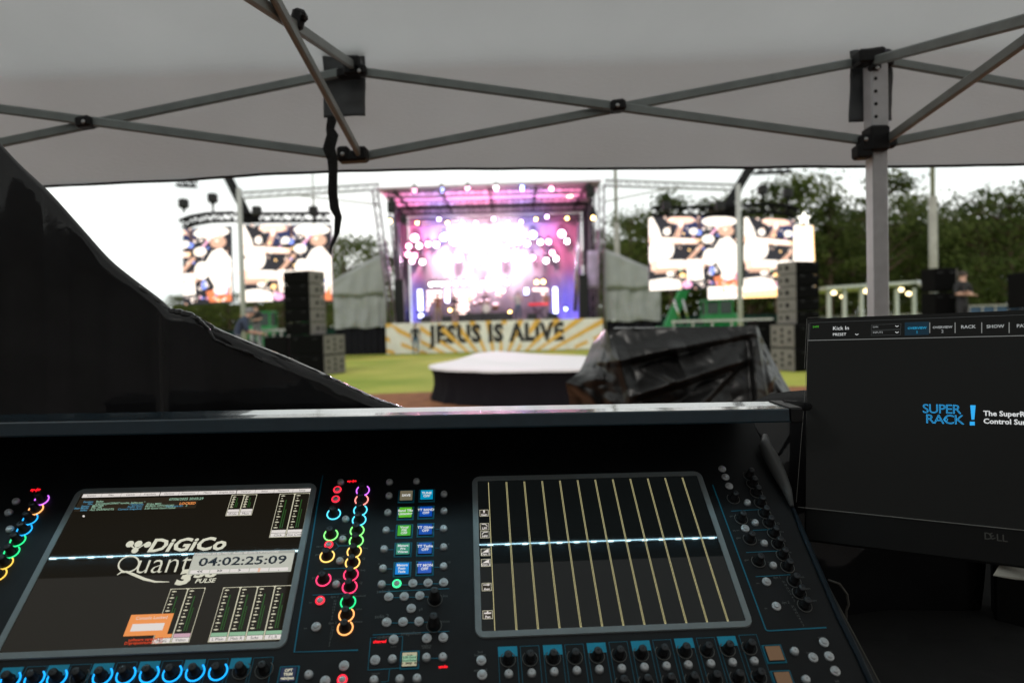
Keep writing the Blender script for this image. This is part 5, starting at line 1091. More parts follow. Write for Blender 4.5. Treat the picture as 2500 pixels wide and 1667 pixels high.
# ------------------------------------------------------------------ SIDE TENTS of the stage
M['greycl'] = mat('grey_tent_cloth', (.34, .355, .35), .85, noise_amt=.15, noise_scale=1, bump=.5, bscale=1.2)
def sidetent(pk_, lo_, yb, ytop_pk, ytop_lo, label, ys):
    a, b = at(pk_, ytop_pk, SY + .6), at(lo_, ytop_lo, SY + .6); t = thing('marquee_tent', ((a.x + b.x) / 2, SY + .6, 0), label, 'tent', 'grey marquees beside the stage')
    zb = at((pk_ + lo_) / 2, yb, SY + .6).z
    q = MB()
    def f(u, v):
        p = a.lerp(b, u); z = p.z + (zb - p.z) * v; y = SY + .6 + .10 * math.sin(u * 26 + 2 * noise.noise(V(u * 3, v * 2, 1))) * (v ** .8) + .08 * noise.noise(V(u * 5, v * 5, 2)); return V(p.x, y, z + (.06 * math.sin(u * 12)) * (v > .98))
    q.grid(f, 90, 26); q.build('front_wall', M['greycl'], t)
    zs = at(1200, 712, SY).z; q = MB(); q.grid(lambda u, v: (lambda p: V(p.x, p.y - .10 - .05 * math.sin(u * 17) * v, a.lerp(b, u).z * (1 - v) + min(a.lerp(b, u).z - .05, zs + .05 * math.sin(u * 9)) * v))(f(u, v * .36)), 60, 8); q.build('upper_flap', M['greycl'], t).modifiers.new('t', 'SOLIDIFY').thickness = .03
    q = MB(); q.add([a, b, b + V(0, 6, 0), a + V(0, 6, 0)], [(0, 1, 2, 3)]); q.build('roof', M['greycl'], t)
    q = MB(); q.add([V(b.x, SY + .7, zb), b + V(0, .1, 0), b + V(0, 6, 0), V(b.x, SY + 6.6, zb)], [(0, 1, 2, 3)]); q.build('side_wall', M['greycl'], t)
    q = MB(); q.tube([a + V(0, -.03, .02), b + V(0, -.03, .02)], .05, 6); q.build('ridge_pole', M['truss'], t)
    q = MB(); q.grid(lambda u, v: V(a.x + (b.x - a.x) * u, SY + .75 + .06 * math.sin(u * 50), zb * v), 80, 2); q.build('skirt', M['blkcl'], t)
    q = MB(); q.tube([V(a.x, SY + .5, 0), a + V(0, -.1, 0)], .05, 6); q.build('tent_pole', M['truss'], t)
sidetent(938, 812, 800, 617, 688, 'grey marquee side tent left of the stage', -1); sidetent(1474, 1612, 783, 608, 668, 'grey marquee side tent right of the stage', 1)
# ------------------------------------------------------------------ LED SCREENS
PC = dict(white=((1, .90, .79), 1.9), peach=((1, .66, .50), 1.7), pale=((1, .84, .74), 1.8), dark=((.03, .028, .04), .8), navy=((.04, .06, .22), .6), tan=((1, .58, .40), 1.1), red=((1, .26, .10), 1.3), blue=((.25, .35, 1), 1.6), pink=((1, .45, .7), 1.6), green=((.5, 1, .6), 1.6), brown=((.25, .12, .06), .6), gold=((1, .62, .25), 2.6))
PM = [emat('picture_' + k, c, s) for k, (c, s) in PC.items()]; PI_ = {k: i for i, k in enumerate(PC)}
def ell(cx, cy, rx_, ry_, rot=0, n=18):
    return [(cx + rx_ * math.cos(t) * math.cos(rot) - ry_ * math.sin(t) * math.sin(rot), cy + rx_ * math.cos(t) * math.sin(rot) + ry_ * math.sin(t) * math.cos(rot)) for t in [i * 2 * PI / n for i in range(n)]]
def seg_(x0, y0, x1, y1, w0, w1=None):
    w1 = w0 if w1 is None else w1; d = math.hypot(x1 - x0, y1 - y0); nx, ny = -(y1 - y0) / d, (x1 - x0) / d
    return [(x0 + nx * w0, y0 + ny * w0), (x0 - nx * w0, y0 - ny * w0), (x1 - nx * w1, y1 - ny * w1), (x1 + nx * w1, y1 + ny * w1)]
rp2 = random.Random(3)
ART = [('navy', [(.3, 0), (.62, 0), (.62, .2), (.3, .28)]), ('white', [(0, .02), (.04, 0), (.12, .18), (.15, .32), (.0, .34)]), ('peach', ell(.36, .045, .16, .055)), ('tan', seg_(.38, .06, .31, .27, .03)), ('pale', seg_(.37, .06, .35, .14, .02)),
       ('white', ell(.79, .065, .20, .07)), ('brown', seg_(.56, .0, .57, .3, .012)), ('pink', seg_(.78, .12, .66, .3, .012)), ('white', ell(.2, .2, .04, .05)), ('white', ell(.5, .2, .05, .045)), ('blue', ell(.56, .22, .03, .035)),
       ('peach', seg_(0, .31, .55, .34, .045, .035)), ('white', seg_(.05, .3, .5, .33, .022)), ('white', ell(.18, .44, .1, .14)), ('white', ell(.06, .5, .07, .18)), ('tan', seg_(.6, .38, .42, .62, .022)), ('white', ell(.66, .31, .07, .06)), ('tan', ell(.86, .2, .09, .08)),
       ('white', [(.72, .45), (.8, .3), (.9, .28), (1, .42), (1, .9), (.85, .85), (.76, .66)]), ('peach', seg_(.02, .66, .62, .66, .075, .05)), ('white', seg_(.1, .64, .6, .63, .05, .04)), ('white', ell(.68, .56, .08, .12)), ('tan', seg_(.06, .74, .3, .73, .03)),
       ('red', [(.72, .84), (.98, .78), (1, .98), (.76, .98)]), ('pale', ell(.88, .82, .08, .07)), ('white', [(.42, .72), (.6, .71), (.61, .87), (.43, .87)]), ('blue', ell(.7, .75, .03, .06)), ('white', [(0, .86), (.2, .83), (.34, .87), (.36, .99), (0, 1)]), ('white', ell(.24, .78, .05, .035)), ('gold', ell(.37, .8, .03, .03)),
       ('pink', ell(.42, .93, .06, .05))]
for i in range(110):
    x_, y_ = rp2.random(), rp2.random(); a_ = rp2.uniform(0, PI); l_ = rp2.uniform(.015, .05)
    ART.append((rp2.choice(['peach', 'pale', 'tan', 'white', 'pale', 'brown', 'dark', 'peach']), seg_(x_, y_, x_ + l_ * math.cos(a_), y_ + l_ * math.sin(a_), rp2.uniform(.004, .013)) if i % 2 else ell(x_, y_, l_ * .5, l_ * .3, a_, 9)))
for i in range(34): ART.append((rp2.choice(['white', 'pink', 'blue', 'gold', 'green', 'pale']), ell(rp2.uniform(.3, 1), rp2.uniform(.72, .98) if i % 3 else rp2.uniform(.1, .6), .012, .014, 0, 10)))
def led(tl, tr, br, bl_, label, u0=0, u1=1, Yl=34, Yr=34, art=ART, bg='dark', curve=0, group='video screens', parts=True):
    TLp, TRp, BRp, BLp = at(*tl, Yl), at(*tr, Yr), at(*br, Yr), at(*bl_, Yl); t = thing('video_screen', BLp, label, 'video screen', group)
    n = (TRp - TLp).cross(BLp - TLp).normalized(); n = -n if n.y > 0 else n
    def pt(x, y, o=0):
        u = (x - u0) / (u1 - u0); return TLp.lerp(TRp, u).lerp(BLp.lerp(BRp, u), y) + n * o + V(0, curve * 4 * u * (1 - u), 0)
    q = MB(); q.grid(lambda u, v: pt(u0 + (u1 - u0) * u, v, 0), 8, 1, PI_[bg], False); q.build('display', PM, t)
    q = MB(); q.grid(lambda u, v: pt(u0 + (u1 - u0) * u, v, -.12), 8, 1, 0, False)
    for v_ in (0, 1): q.grid(lambda u, v: pt(u0 + (u1 - u0) * u, v_, -.12 * v), 8, 1)
    for u_ in (u0, u1): q.poly([pt(u_, 0, 0), pt(u_, 0, -.12), pt(u_, 1, -.12), pt(u_, 1, 0)])
    q.build('cabinet', M['blackpl'], t)
    q = MB(); o_ = .01
    for c, poly in art:
        for f in (lambda p: p[0] - u0, lambda p: u1 - p[0], lambda p: p[1], lambda p: 1 - p[1]):
            poly = clip(poly, f)
            if len(poly) < 3: break
        if len(poly) >= 3: q.poly([pt(x, y, o_) for x, y in poly], PI_[c]); o_ += .003
    if q.v: q.build('picture', PM, t)
    return t
led((587, 549), (808, 549), (812, 737), (587, 737), 'main left video screen showing a drummer playing, behind the speaker stack', Yl=33, Yr=33)
led((447, 560), (566, 552), (570, 738), (447, 745), 'narrow video screen at the far left end showing part of a drummer', .48, 1.02, Yl=31.5, Yr=32.6)
led((1584, 530), (1802, 529), (1802, 703), (1585, 710), 'main right video screen showing a drummer playing', Yl=33, Yr=33)
led((1817, 529), (1940, 538), (1936, 705), (1817, 705), 'narrow right video screen repeating the drummer left of the glowing star', 0, .56, Yl=32.6, Yr=31.5)
led((1728, 700), (1902, 697), (1902, 724), (1729, 731), 'low wide video strip glowing white and orange under the right screen', art=[('gold', [(.5, .5), (1, .3), (1, 1), (.5, 1)]), ('tan', [(.2, .1), (.24, .1), (.24, .5), (.2, .5)])] + [('peach', seg_(.3 + .08 * i, .1, .33 + .08 * i, .7, .012)) for i in range(8)], bg='white', Yl=31, Yr=31)
led((1938, 550), (1985, 551), (1992, 706), (1936, 706), 'tall white lit banner panel beneath the glowing star', art=[('gold', seg_(.3, .02, .55, .02, .012)), ('gold', [(.94, 0), (1, 0), (1, 1), (.94, 1)])], bg='white', Yl=30, Yr=30, group=None)
sc_ = at(1963, 534, 30); stp_ = []
for i in range(10):
    r_ = .30 if i % 2 == 0 else .13; a = PI / 2 + i * PI / 5; stp_.append(sc_ + V(r_ * math.cos(a), -.05, r_ * math.sin(a)))
M['star'] = emat('star_light', (1, .97, .85), 3)
q = MB(); q.prism(stp_[::-1], (0, .1, 0)); q.build('star_light', M['star']) if False else tag(q.build('star_light', M['star']), 'white glowing five pointed star above the tall lit panel', 'star')
# truss rings with lamps above the screens
def ring(pts, Y, lab):
    ps = [at(x, y, Y) for x, y in pts]; t = thing('screen_truss', ps[0], lab, 'truss', 'black truss rings above the video screens')
    for a, b in zip(ps, ps[1:]): q = MB(); lattice(q, a, b, .38, max(3, int((b - a).length / .5)), r=.055, rr=.035); q.build('truss_section', M['btruss'], t)
    # hangers
ring([(445, 548), (470, 538), (510, 531), (575, 529)], 32.4, 'curved black truss over the far left video screen'); ring([(590, 533), (650, 531), (805, 530)], 33.2, 'straight black truss over the main left video screen')
ring([(1590, 517), (1700, 516), (1795, 516)], 33.2, 'straight black truss over the main right video screen'); ring([(1812, 512), (1870, 508), (1920, 513), (1945, 522)], 32.4, 'curved black truss over the narrow right video screen')
for px, py, lab in ((448, 497, 'black box lamp on a stem at the far left end of the truss'), (519, 484, 'black box lamp on a stem, second from the left'), (627, 515, 'black box lamp on the left truss beside the boom'), (765, 515, 'black box lamp at the right end of the left truss'),
                    (1627, 503, 'black box lamp at the left end of the right truss'), (1757, 503, 'black box lamp on the right truss beside the boom'), (1862, 464, 'rounded black lamp on a stem over the right truss'), (1923, 472, 'black box lamp on a stem at the far right of the truss')):
    c = at(px, py, 32.5); tz_ = at(px, 520, 32.5).z; t = thing('truss_lamp', V(c.x, c.y, tz_), lab, 'lamp', 'box lamps standing on the screen trusses')
    q = MB(); q.box(c, (.40, .36, .44), bev=.05); q.build('lamp_head', M['blackpl'], t); q = MB(); q.tube([V(c.x, c.y, tz_), c - V(0, 0, .3), c - V(0, 0, .2)], [.04, .06, .14], 8); q.build('stem', M['btruss'], t)
# booms and support masts
for a, b, lab in (((558, 436), (606, 532), 'dark slanting boom above the left video screens'), ((1832, 408), (1772, 510), 'dark slanting boom above the right video screens')):
    q = MB(); pa_, pb_ = at(*a, 36), at(*b, 33.6); pa_ = pb_ + (pa_ - pb_) * 1.25; q.bar(pa_, pb_, .34, .38, bev=.04); q.box(pb_, (1.0, .5, .5), bev=.1); tag(q.build('crane_boom', M['btruss']), lab, 'boom', 'crane booms over the screens')
def mast(px, y0, y1, Y, r, m, lab, name='mast'):
    q = MB(); a = at(px, y0, Y); g_ = V(a.x, Y, 0); q.tube([g_, a], r, 10); return tag(q.build(name, m), lab, 'pole')
M['pole'] = mat('galvanised_pole', (.34, .33, .29), .6, noise_amt=.2, noise_scale=2)
M['wpole'] = mat('white_pole', (.42, .43, .41), .5, noise_amt=.15)
mast(583, 460, 0, 29, .11, M['wpole'], 'pale upright mast crossing the left video screens'); mast(1802, 450, 0, 29, .11, M['wpole'], 'pale upright mast crossing the right video screens')
def lightpole(px, Y, ys, r, lab):
    p = gp(px, Y); t = thing('field_light_pole', p, lab, 'light pole', 'tall ballfield light poles'); z1_ = 17
    q = MB(); q.tube([p, p + V(0, 0, ys)], r, 10); q.build('lower_pole', M['pole'], t); q = MB(); q.tube([p + V(0, 0, ys), p + V(0, 0, 22)], r * .55, 8); q.build('upper_pole', M['pole'], t)
    q = MB(); q.box(p + V(0, 0, 21.6), (3, .3, .3)); q.build('lamp_crossarm', M['pole'], t)
lightpole(1510, 62, at(1510, 545, 62).z, .26, 'field light pole just right of the stage'); lightpole(2280, 46, at(2280, 480, 46).z, .27, 'field light pole right of the tent leg'); lightpole(775, 75, 16, .12, 'thin field light pole left of the stage')
# overhead truss lines joining stage and screens
def spanline(a, b, Y, w, n, lab):
    q = MB(); lattice(q, at(*a, Y), at(*b, Y), w, n, r=.03, rr=.018); tag(q.build('span_truss', M['truss']), lab, 'truss', 'thin trusses reaching out from the stage roof')
spanline((578, 478), (928, 456), 41, .35, 30, 'thin upper truss reaching left from the stage roof'); spanline((1476, 447), (1800, 458), 41, .35, 28, 'thin upper truss reaching right from the stage roof')
for a, b, lab in (((700, 474), (925, 500), 'thin guy line sloping down left of the stage roof'), ((1478, 492), (1660, 455), 'thin guy line rising right of the stage roof')):
    q = MB(); q.tube([at(*a, 41), at(*b, 41)], .045, 6); tag(q.build('guy_line', M['pole']), lab, 'guy line')
q = MB(); lattice(q, at(1840, 412, 34), at(1930, 408, 34), .45, 8, r=.05, rr=.03); tag(q.build('lifted_truss', M['btruss']), 'short black truss hanging high above the right video screens', 'truss')
q = MB(); lattice(q, at(432, 446, 34), at(478, 448, 34), .3, 5, r=.05, rr=.03); tag(q.build('lifted_truss', M['btruss']), 'short black truss just under the canopy hem at far left', 'truss')
# ------------------------------------------------------------------ SPEAKER STACKS
M['spk'] = mat('speaker_black', (.005, .005, .005), .85, spec=.06); M['spkside'] = mat('speaker_side_grey', (.17, .155, .145), .6, noise_amt=.2, noise_scale=3); M['hole'] = mat('speaker_port', (.004, .004, .004), .9, spec=.04)
def cabinet(c, w, d, h, rz, side, lab, group, holes):
    R_ = Matrix.Rotation(rz, 3, 'Z'); c = Vector(c); t = thing('speaker_cabinet', c, lab, 'speaker', group)
    q = MB(); q.box(c + V(0, 0, h / 2), (w, d, h - .015), R_, bev=.02); q.build('box', M['spk'], t)
    q = MB(); q.box(c + R_ @ V(side * (w / 2 + .012), 0, h / 2), (.02, d * .96, h * .93), R_); sp_ = q.build('side_panel', M['spkside'], t)
    for (y_, z_, r_) in holes: q = MB(); q.lathe(c + R_ @ V(side * (w / 2 + .024), y_ * d, z_ * h), R_ @ frame_from((side, 0, 0)), [(r_, 0), (r_ * .9, .004)], 8); q.build('side_hole', M['hole'], sp_)
    q = MB(); q.box(c + R_ @ V(0, -d / 2 - .008, h / 2), (w * .9, .012, h * .8), R_); q.build('grille', M['hole'], t)
    for sx_ in (-.28, .28): q = MB(); q.box(c + R_ @ V(sx_ * w, -d / 2 - .02, h * .8), (.16, .02, .03), R_); q.build('handle', M['blackpl'], t)
names5 = ['bottom', 'second lowest', 'middle', 'second highest', 'top']
hol = [(-.05, .5, .075), (.28, .5, .05)]
Lb = gp(745, 25); zt5 = at(745, 663, 25).z; sh_ = 1.44; hh5 = (zt5 - sh_) / 5
for i in range(5): cabinet((Lb.x, 25, sh_ + i * hh5), 1.18, .85, hh5, -.42, 1, names5[i] + ' line array box in the stack before the left video screen', 'left line array boxes', hol)
hs = [(a_, b_, .06) for a_ in (-.3, 0, .3) for b_ in ((.25, .5, .75) if a_ == 0 else (.35, .65))]
for i in range(2): cabinet((gp(772, 25).x, 25, i * .72), 1.55, 1.2, .72, -.42, 1, ('lower' if i == 0 else 'upper') + ' subwoofer under the left line array', 'left subwoofers', hs)
q = MB(); q.box((gp(680, 25.5).x, 25.5, .7), (.9, .8, 1.4), bev=.03); tag(q.build('equipment_case', M['spk']), 'plain black case left of the left subwoofers', 'case')
Rb = gp(1950, 21); zt5 = at(1950, 640, 21).z; sh_ = at(1950, 790, 21).z; hh5 = (zt5 - sh_) / 5
for i in range(5): cabinet((Rb.x, 21, sh_ + i * hh5), .98, .75, hh5, .45, -1, names5[i] + ' line array box in the stack before the right video screen', 'right line array boxes', hol)
for i in range(2): cabinet((gp(1955, 21).x, 21, i * sh_ / 2), 1.35, 1.1, sh_ / 2, .3, -1, ('lower' if i == 0 else 'upper') + ' subwoofer under the right line array', 'right subwoofers', hs)
cabinet((gp(1858, 24).x, 24, 0), .7, .8, 1.55, .2, 1, 'grey sided speaker box behind the right end of the tarpaulin', None, hs)
for i in range(3): cabinet((gp(2292, 17.6).x, 17.6, .95 + i * .62), .62, .5, .61, .12, 1, ('bottom', 'middle', 'top')[i] + ' box of the small speaker stack right of the dugout roof', 'small far right speakers', hol)
for i in range(2): cabinet((gp(2512, 15).x, 15, .9 + i * .8), .6, .5, .8, .1, 1, ('lower', 'upper')[i] + ' black speaker at the right edge of the view', 'edge speakers', hol)
# ------------------------------------------------------------------ GREEN LIFTS
M['green'] = mat('green_lift_paint', (.02, .30, .09), .45); M['rubber'] = mat('tyre_rubber', (.02, .02, .02), .9); M['glassd'] = mat('cab_glass', (.02, .05, .04), .1)
M['chrome'] = mat('ram_chrome', (.7, .7, .7), .25, metal=1)
def lift(px, Y, flip, lab, cab_px=None):
    p = gp(px, Y); t = thing('telehandler', p, lab, 'telehandler', 'green telehandlers holding up the screens'); s_ = flip
    q = MB(); q.box(p + V(s_ * 1.6, .8, .95), (4.0, 2.0, .6), bev=.1); q.box(p + V(s_ * 3.0, .8, 1.55), (1.4, 1.9, .7), bev=.15); q.build('chassis', M['green'], t)
    for dx in (.3, 3.0):
        for dy in (-.3, 1.9):
            q = MB(); q.lathe(p + V(s_ * dx, dy, .6), frame_from((0, 1, 0)), [(.35, -.2), (.6, -.17), (.6, .17), (.35, .2)], 20); w_ = q.build('wheel', M['rubber'], t); q = MB(); q.lathe(p + V(s_ * dx, dy, .6), frame_from((0, -1, 0)), [(.3, .1), (.1, .21)], 14); q.build('rim', M['green'], w_)
    q = MB(); q.bar(p + V(s_ * .1, .6, 1.2), p + V(s_ * .95, .6, 3.1), .42, .5, bev=.05); q.bar(p + V(s_ * .95, .6, 3.1), p + V(s_ * 1.9, .6, 4.0), .34, .4, bev=.05); b_o = q.build('boom', M['green'], t)
    for k_ in (0, .45): q = MB(); q.tube([p + V(s_ * (.75 + k_), .35, 1.35), p + V(s_ * (.4 + k_), .35, 2.7)], .07, 8); q.build('ram', M['chrome'], b_o)
    q = MB(); cc = p + V(s_ * 2.6, .2, 2.15)
    q.box(cc + V(0, 0, .42), (1.5, 1.1, .1), bev=.03)
    for dx in (-.68, 0, .68): q.box(cc + V(dx, -.5, -.1), (.08, .08, 1.0)); q.box(cc + V(dx, .5, -.1), (.08, .08, 1.0))
    q.box(cc + V(0, 0, -.5), (1.5, 1.1, .4), bev=.03); c_ = q.build('cab', M['green'], t); q = MB(); q.box(cc + V(0, 0, .05), (1.35, 1.0, .66)); q.build('cab_glass', M['glassd'], c_)
lift(1632, 36, 1, 'green telehandler with raised arm beneath the right video screen'); lift(752, 36, -1, 'green telehandler mostly hidden by the left speaker stack')
# railing platform at right, dugout, fence
def railing(px0, px1, y, Y, lab):
    a, b = at(px0, y, Y), at(px1, y, Y); a.z = b.z = (a.z + b.z) / 2; t = thing('railing', V((a.x + b.x) / 2, Y, 0), lab, 'railing')
    q = MB(); q.box((a + b) / 2, ((b - a).length, .12, .09)); q.build('top_rail', M['wpole'], t); q = MB(); q.box((a + b) / 2 - V(0, 0, .3), ((b - a).length, .06, .05)); q.build('lower_rail', M['wpole'], t)
    for i in range(6): p_ = a.lerp(b, (i + .1) / 5.2); q = MB(); q.box((p_.x, p_.y + .02, p_.z / 2), (.06, .06, p_.z)); q.build('post', M['wpole'], t)
railing(1640, 1886, 782, 27, 'pale railing in front of the green telehandler'); railing(610, 706, 806, 27.5, 'pale railing left of the left speaker stack')
M['dug'] = mat('white_dugout_steel', (.45, .48, .46), .5); M['fencebl'] = mat('blue_fence_pad', (.03, .07, .14), .7, noise_amt=.3, noise_scale=1); M['fgreen'] = mat('green_fence_screen', (.010, .035, .026), .8, spec=.1, noise_amt=.3, noise_scale=1)
dY = 34
du = thing('dugout_shelter', gp(2140, dY), 'open white framed dugout shelter with small warm lamps beneath its roof', 'shelter')
def D(px, py, Y=dY): return at(px, py, Y)
A_, B_, C_ = D(2018, 706), D(2238, 692), D(2284, 716, dY - 4)
q = MB(); A2_, B2_ = A_ + V(0, 5, -.15), B_ + V(0, 5, -.15)
q.prism([A_, B_, B2_, A2_], (0, 0, .14)); q.build('roof', M['dug'], du)
q = MB(); q.bar(B_ + V(.05, 0, .07), C_ + V(0, 0, 0), .16, .16); q.build('side_beam', M['dug'], du)
for px in (2030, 2068, 2110, 2158, 2197, 2240): p_ = D(px, 700); q = MB(); q.box((p_.x, dY + .3, p_.z / 2), (.16, .16, p_.z - .1)); q.build('post', M['dug'], du)
q = MB(); q.box((C_.x, C_.y, C_.z / 2), (.16, .16, C_.z)); q.build('post', M['dug'], du)
M['bulb'] = emat('warm_bulb', (1, .78, .42), 5)
for px, py in ((2036, 715), (2058, 724), (2114, 711), (2200, 707), (2219, 717)): q = MB(); q.lathe(D(px, py, dY + 2), I3, [(.04, -.1), (.13, -.05), (.13, .05), (.04, .1)], 12); q.build('bulb', M['bulb'], du)
def fence(px0, px1, Y, h, m, lab, n=10):
    pm = M['btruss'] if m is M['fgreen'] else M['pole']
    a, b = gp(px0, Y), gp(px1, Y); t = thing('fence', (a + b) / 2, lab, 'fence', 'ballfield fences'); q = MB(); q.box((a + b) / 2 + V(0, 0, h / 2), ((b - a).length, .06, h)); q.build('padding', m, t)
    q = MB(); q.tube([a + V(0, -.05, h + .05), b + V(0, -.05, h + .05)], .05, 6); q.build('top_rail', pm, t)
    for i in range(n + 1): p_ = a.lerp(b, i / n); q = MB(); q.tube([p_ + V(0, -.09, 0), p_ + V(0, -.09, h)], .04, 6); q.build('post', pm, t)
fence(1990, 2260, 40, 1.5, M['fencebl'], 'blue padded fence behind the dugout'); fence(2300, 2620, 40, 1.9, M['fencebl'], 'blue padded fence right of the dugout'); fence(440, 830, 50, 1.6, M['fgreen'], 'dark green fence beyond the left video screens'); fence(1600, 1960, 52, 1.8, M['fgreen'], 'dark green fence beyond the right telehandler')
# ------------------------------------------------------------------ TREES
def leaf_mat(n, c, c2):
    m = bpy.data.materials.new(n); m.use_nodes = True; nt = m.node_tree; nt.nodes.clear(); o = nt.nodes.new('ShaderNodeOutputMaterial'); d = nt.nodes.new('ShaderNodeBsdfDiffuse'); t = nt.nodes.new('ShaderNodeBsdfTranslucent'); mx_ = nt.nodes.new('ShaderNodeMixShader'); mx_.inputs[0].default_value = .35
    g_ = nt.nodes.new('ShaderNodeTexCoord'); no = nt.nodes.new('ShaderNodeTexNoise'); no.inputs['Scale'].default_value = .45; no.inputs['Detail'].default_value = 5; nt.links.new(g_.outputs['Object'], no.inputs[0])
    cm = nt.nodes.new('ShaderNodeMix'); cm.data_type = 'RGBA'; cm.inputs[6].default_value = (*c, 1); cm.inputs[7].default_value = (*c2, 1); mr = nt.nodes.new('ShaderNodeMapRange'); mr.inputs[1].default_value = .38; mr.inputs[2].default_value = .62
    nt.links.new(no.outputs['Fac'], mr.inputs[0]); nt.links.new(mr.outputs[0], cm.inputs[0]); nt.links.new(cm.outputs[2], d.inputs[0]); nt.links.new(cm.outputs[2], t.inputs[0]); nt.links.new(d.outputs[0], mx_.inputs[1]); nt.links.new(t.outputs[0], mx_.inputs[2]); nt.links.new(mx_.outputs[0], o.inputs[0]); return m
LEAF = leaf_mat('foliage_dark', (.045, .066, .022), (.10, .125, .04)); LEAF2 = leaf_mat('foliage_olive', (.06, .085, .024), (.13, .155, .045)); BARK = mat('bark', (.10, .065, .045), .95, noise_amt=.4, noise_scale=3)
def tree_mesh(seed, H, Rr, low, dens, leaf):
    r = random.Random(seed); q = MB(); tr = MB()
    tp = [(0, 0, 0), (.1, 0, H * .3), (-.08, .1, H * .6), (0, 0, H * .93)]; tr.tube(tp, [H * .018, H * .015, H * .010, .03], 8)
    cl_ = []
    for i in range(int(30 * dens)):
        z = H * (low + (1 - low) * r.random() ** .85); f = (z / H - low) / (1 - low); rad = Rr * (.35 + .9 * math.sin(PI * min(1, .15 + f * .83)) ** .8) * r.uniform(.3, 1); a = r.uniform(0, 2 * PI)
        c = V(math.cos(a) * rad, math.sin(a) * rad, z - rad * .1); cl_.append(c); tr.tube([(0, 0, z - rad * .5 - .3), tuple(c.lerp(V(0, 0, z), .4)), tuple(c)], [H * .006, H * .004, .02], 5)
    for c in cl_:
        s_ = Rr * r.uniform(.22, .42)
        for k_ in range(62):
            d = V(r.gauss(0, 1), r.gauss(0, 1), r.gauss(0, .62)) * s_ * .62; p = c + d; l = r.uniform(.16, .34); n = V(r.uniform(-1, 1), r.uniform(-1, 1), r.uniform(-.4, 1)).normalized(); x = n.orthogonal().normalized() * l; y = n.cross(x.normalized()) * l * .6
            q.add([p - x, p - y * .7, p + x, p + y], [(0, 1, 2, 3)])
    def mk(b, m, n):
        me = bpy.data.meshes.new(n); me.from_pydata(b.v, [], b.f); me.materials.append(m); me.update(); return me
    return mk(q, leaf, 'crown'), mk(tr, BARK, 'trunk')
TM = {'pine': [tree_mesh(s, 17, 3.3, .42, 1.25, LEAF) for s in (1, 2, 3)], 'broad': [tree_mesh(s, 15, 4.6, .15, 1.7, LEAF2) for s in (4, 5)], 'dark': [tree_mesh(s, 15, 4.8, .12, 1.9, LEAF) for s in (6, 7)]}
def tree(kind, i, px, topy, Y, lab, wf=1.0, group='trees beyond the ballfield'):
    me = TM[kind][i % len(TM[kind])]; base = gp(px, Y); H0 = 17 if kind == 'pine' else 15; s_ = (at(px, topy, Y).z) / (H0 * 1.02)
    t = thing('pine_tree' if kind == 'pine' else 'leafy_tree', base, lab, 'tree', group)
    for m_, n in zip(me, ('crown', 'trunk')):
        o = bpy.data.objects.new(n, m_); col.objects.link(o); o.parent = t; o.scale = (s_ * wf, s_ * wf, s_); o.rotation_euler = (0, 0, px * .7)
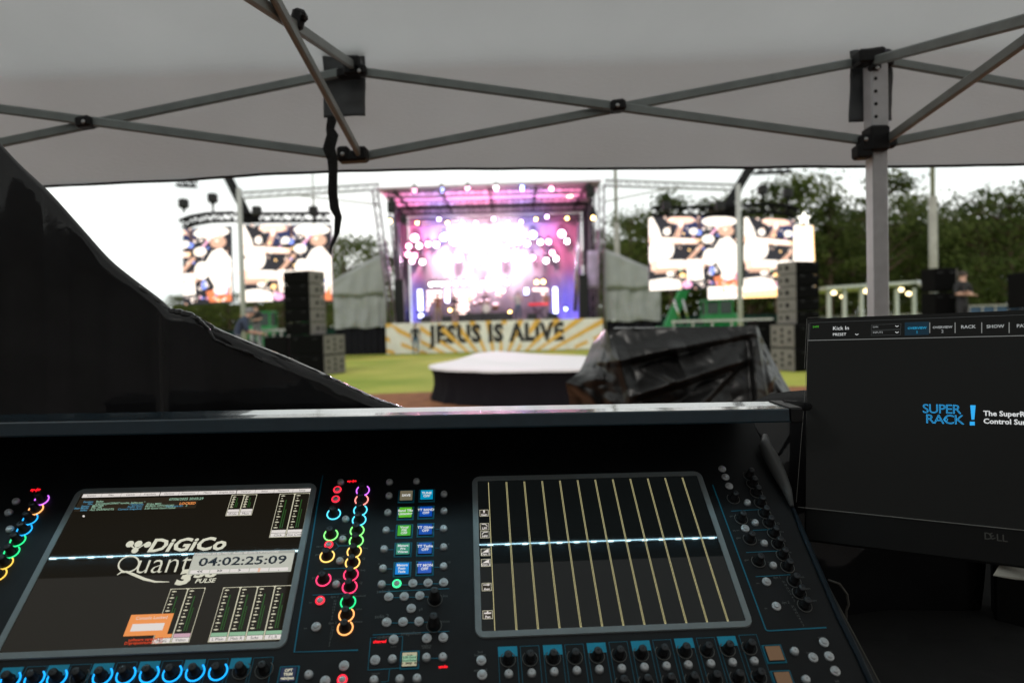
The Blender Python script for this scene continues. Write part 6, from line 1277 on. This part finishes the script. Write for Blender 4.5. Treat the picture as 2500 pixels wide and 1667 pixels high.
tl_ = [('pine', 1478, 560, 82, 'first pine right of the stage roof', 1), ('broad', 1540, 520, 78, 'leafy tree behind the field light pole right of the stage', .9), ('pine', 1640, 470, 80, 'tall pine rising over the main right video screen', 1.05), ('broad', 1590, 545, 84, 'low leafy tree behind the left edge of the right screen', 1), ('pine', 1745, 485, 82, 'pine between the two right screen lamps', 1), ('dark', 1830, 480, 76, 'dark tree behind the narrow right video screen', 1), ('pine', 1900, 440, 72, 'tall pine left of the glowing star', 1.15),
       ('broad', 1960, 436, 74, 'leafy tree directly above the glowing star', 1.1), ('pine', 2030, 475, 72, 'pine right of the glowing star', 1), ('dark', 2085, 500, 78, 'dark tree just left of the tent leg', 1), ('pine', 2165, 425, 64, 'tallest pine just right of the tent leg', 1.1), ('broad', 2220, 480, 72, 'leafy tree left of the right field light pole', .9), ('dark', 2270, 490, 66, 'dark tree behind the right field light pole', 1.0), ('dark', 2335, 515, 70, 'shorter dark tree in the dip of the treeline', 1.0), ('dark', 2400, 462, 58, 'broad dark tree second from the right edge', 1.1), ('dark', 2470, 445, 56, 'broad dark tree at the right edge', 1.15), ('pine', 2540, 450, 60, 'pine partly cut by the right edge', 1.1),
       ('broad', 845, 578, 74, 'rounded leafy tree rising behind the left marquee', 1.0), ('broad', 905, 585, 84, 'leafy tree tucked against the left stage tower', 1.0), ('broad', 795, 625, 82, 'small leafy tree at the right end of the left screen', .9)]
for i, (k_, px, ty, Y, lab, wf) in enumerate(tl_): tree(k_, i, px, ty, Y, lab, wf)
ll_ = [(390, 738), (440, 722), (500, 735), (560, 715), (620, 722), (690, 712), (750, 716), (330, 750)]
for i, (px, ty) in enumerate(ll_): tree('broad', i, px, ty, 150, ORD[i] + ' tree of the low far treeline, counted from the left' if False else '%s distant low tree, left part of the horizon' % ORD[sorted(x for x, _ in ll_).index(px)], 1.3, 'distant low trees on the left')
# far wood behind
q = MB(); rw = random.Random(9)
def wood(px0, px1, Y0_, Y1_, ty, n, ls):
    for i in range(n):
        px = rw.uniform(px0, px1); Y = rw.uniform(Y0_, Y1_); top = at(px, ty(px) + 14 * noise.noise(V(px * .02, 0, 1)), Y).z; z = top * rw.random() ** .7; p = V(at(px, 700, Y).x, Y, max(.2, z)); l = rw.uniform(.5, 1) * ls; n_ = V(rw.uniform(-1, 1), rw.uniform(-1, .2), rw.uniform(-.3, 1)).normalized(); x = n_.orthogonal().normalized() * l; y = n_.cross(x.normalized()) * l * .6
        q.add([p - x, p - y * .7, p + x, p + y], [(0, 1, 2, 3)])
wood(1440, 2700, 88, 110, lambda x: 600 - (x - 1440) * .06, 17000, .9); wood(200, 960, 155, 190, lambda x: 742 if x > 420 else 755, 6000, 1.3)
tag(q.build('far_woods', LEAF), kind='stuff')
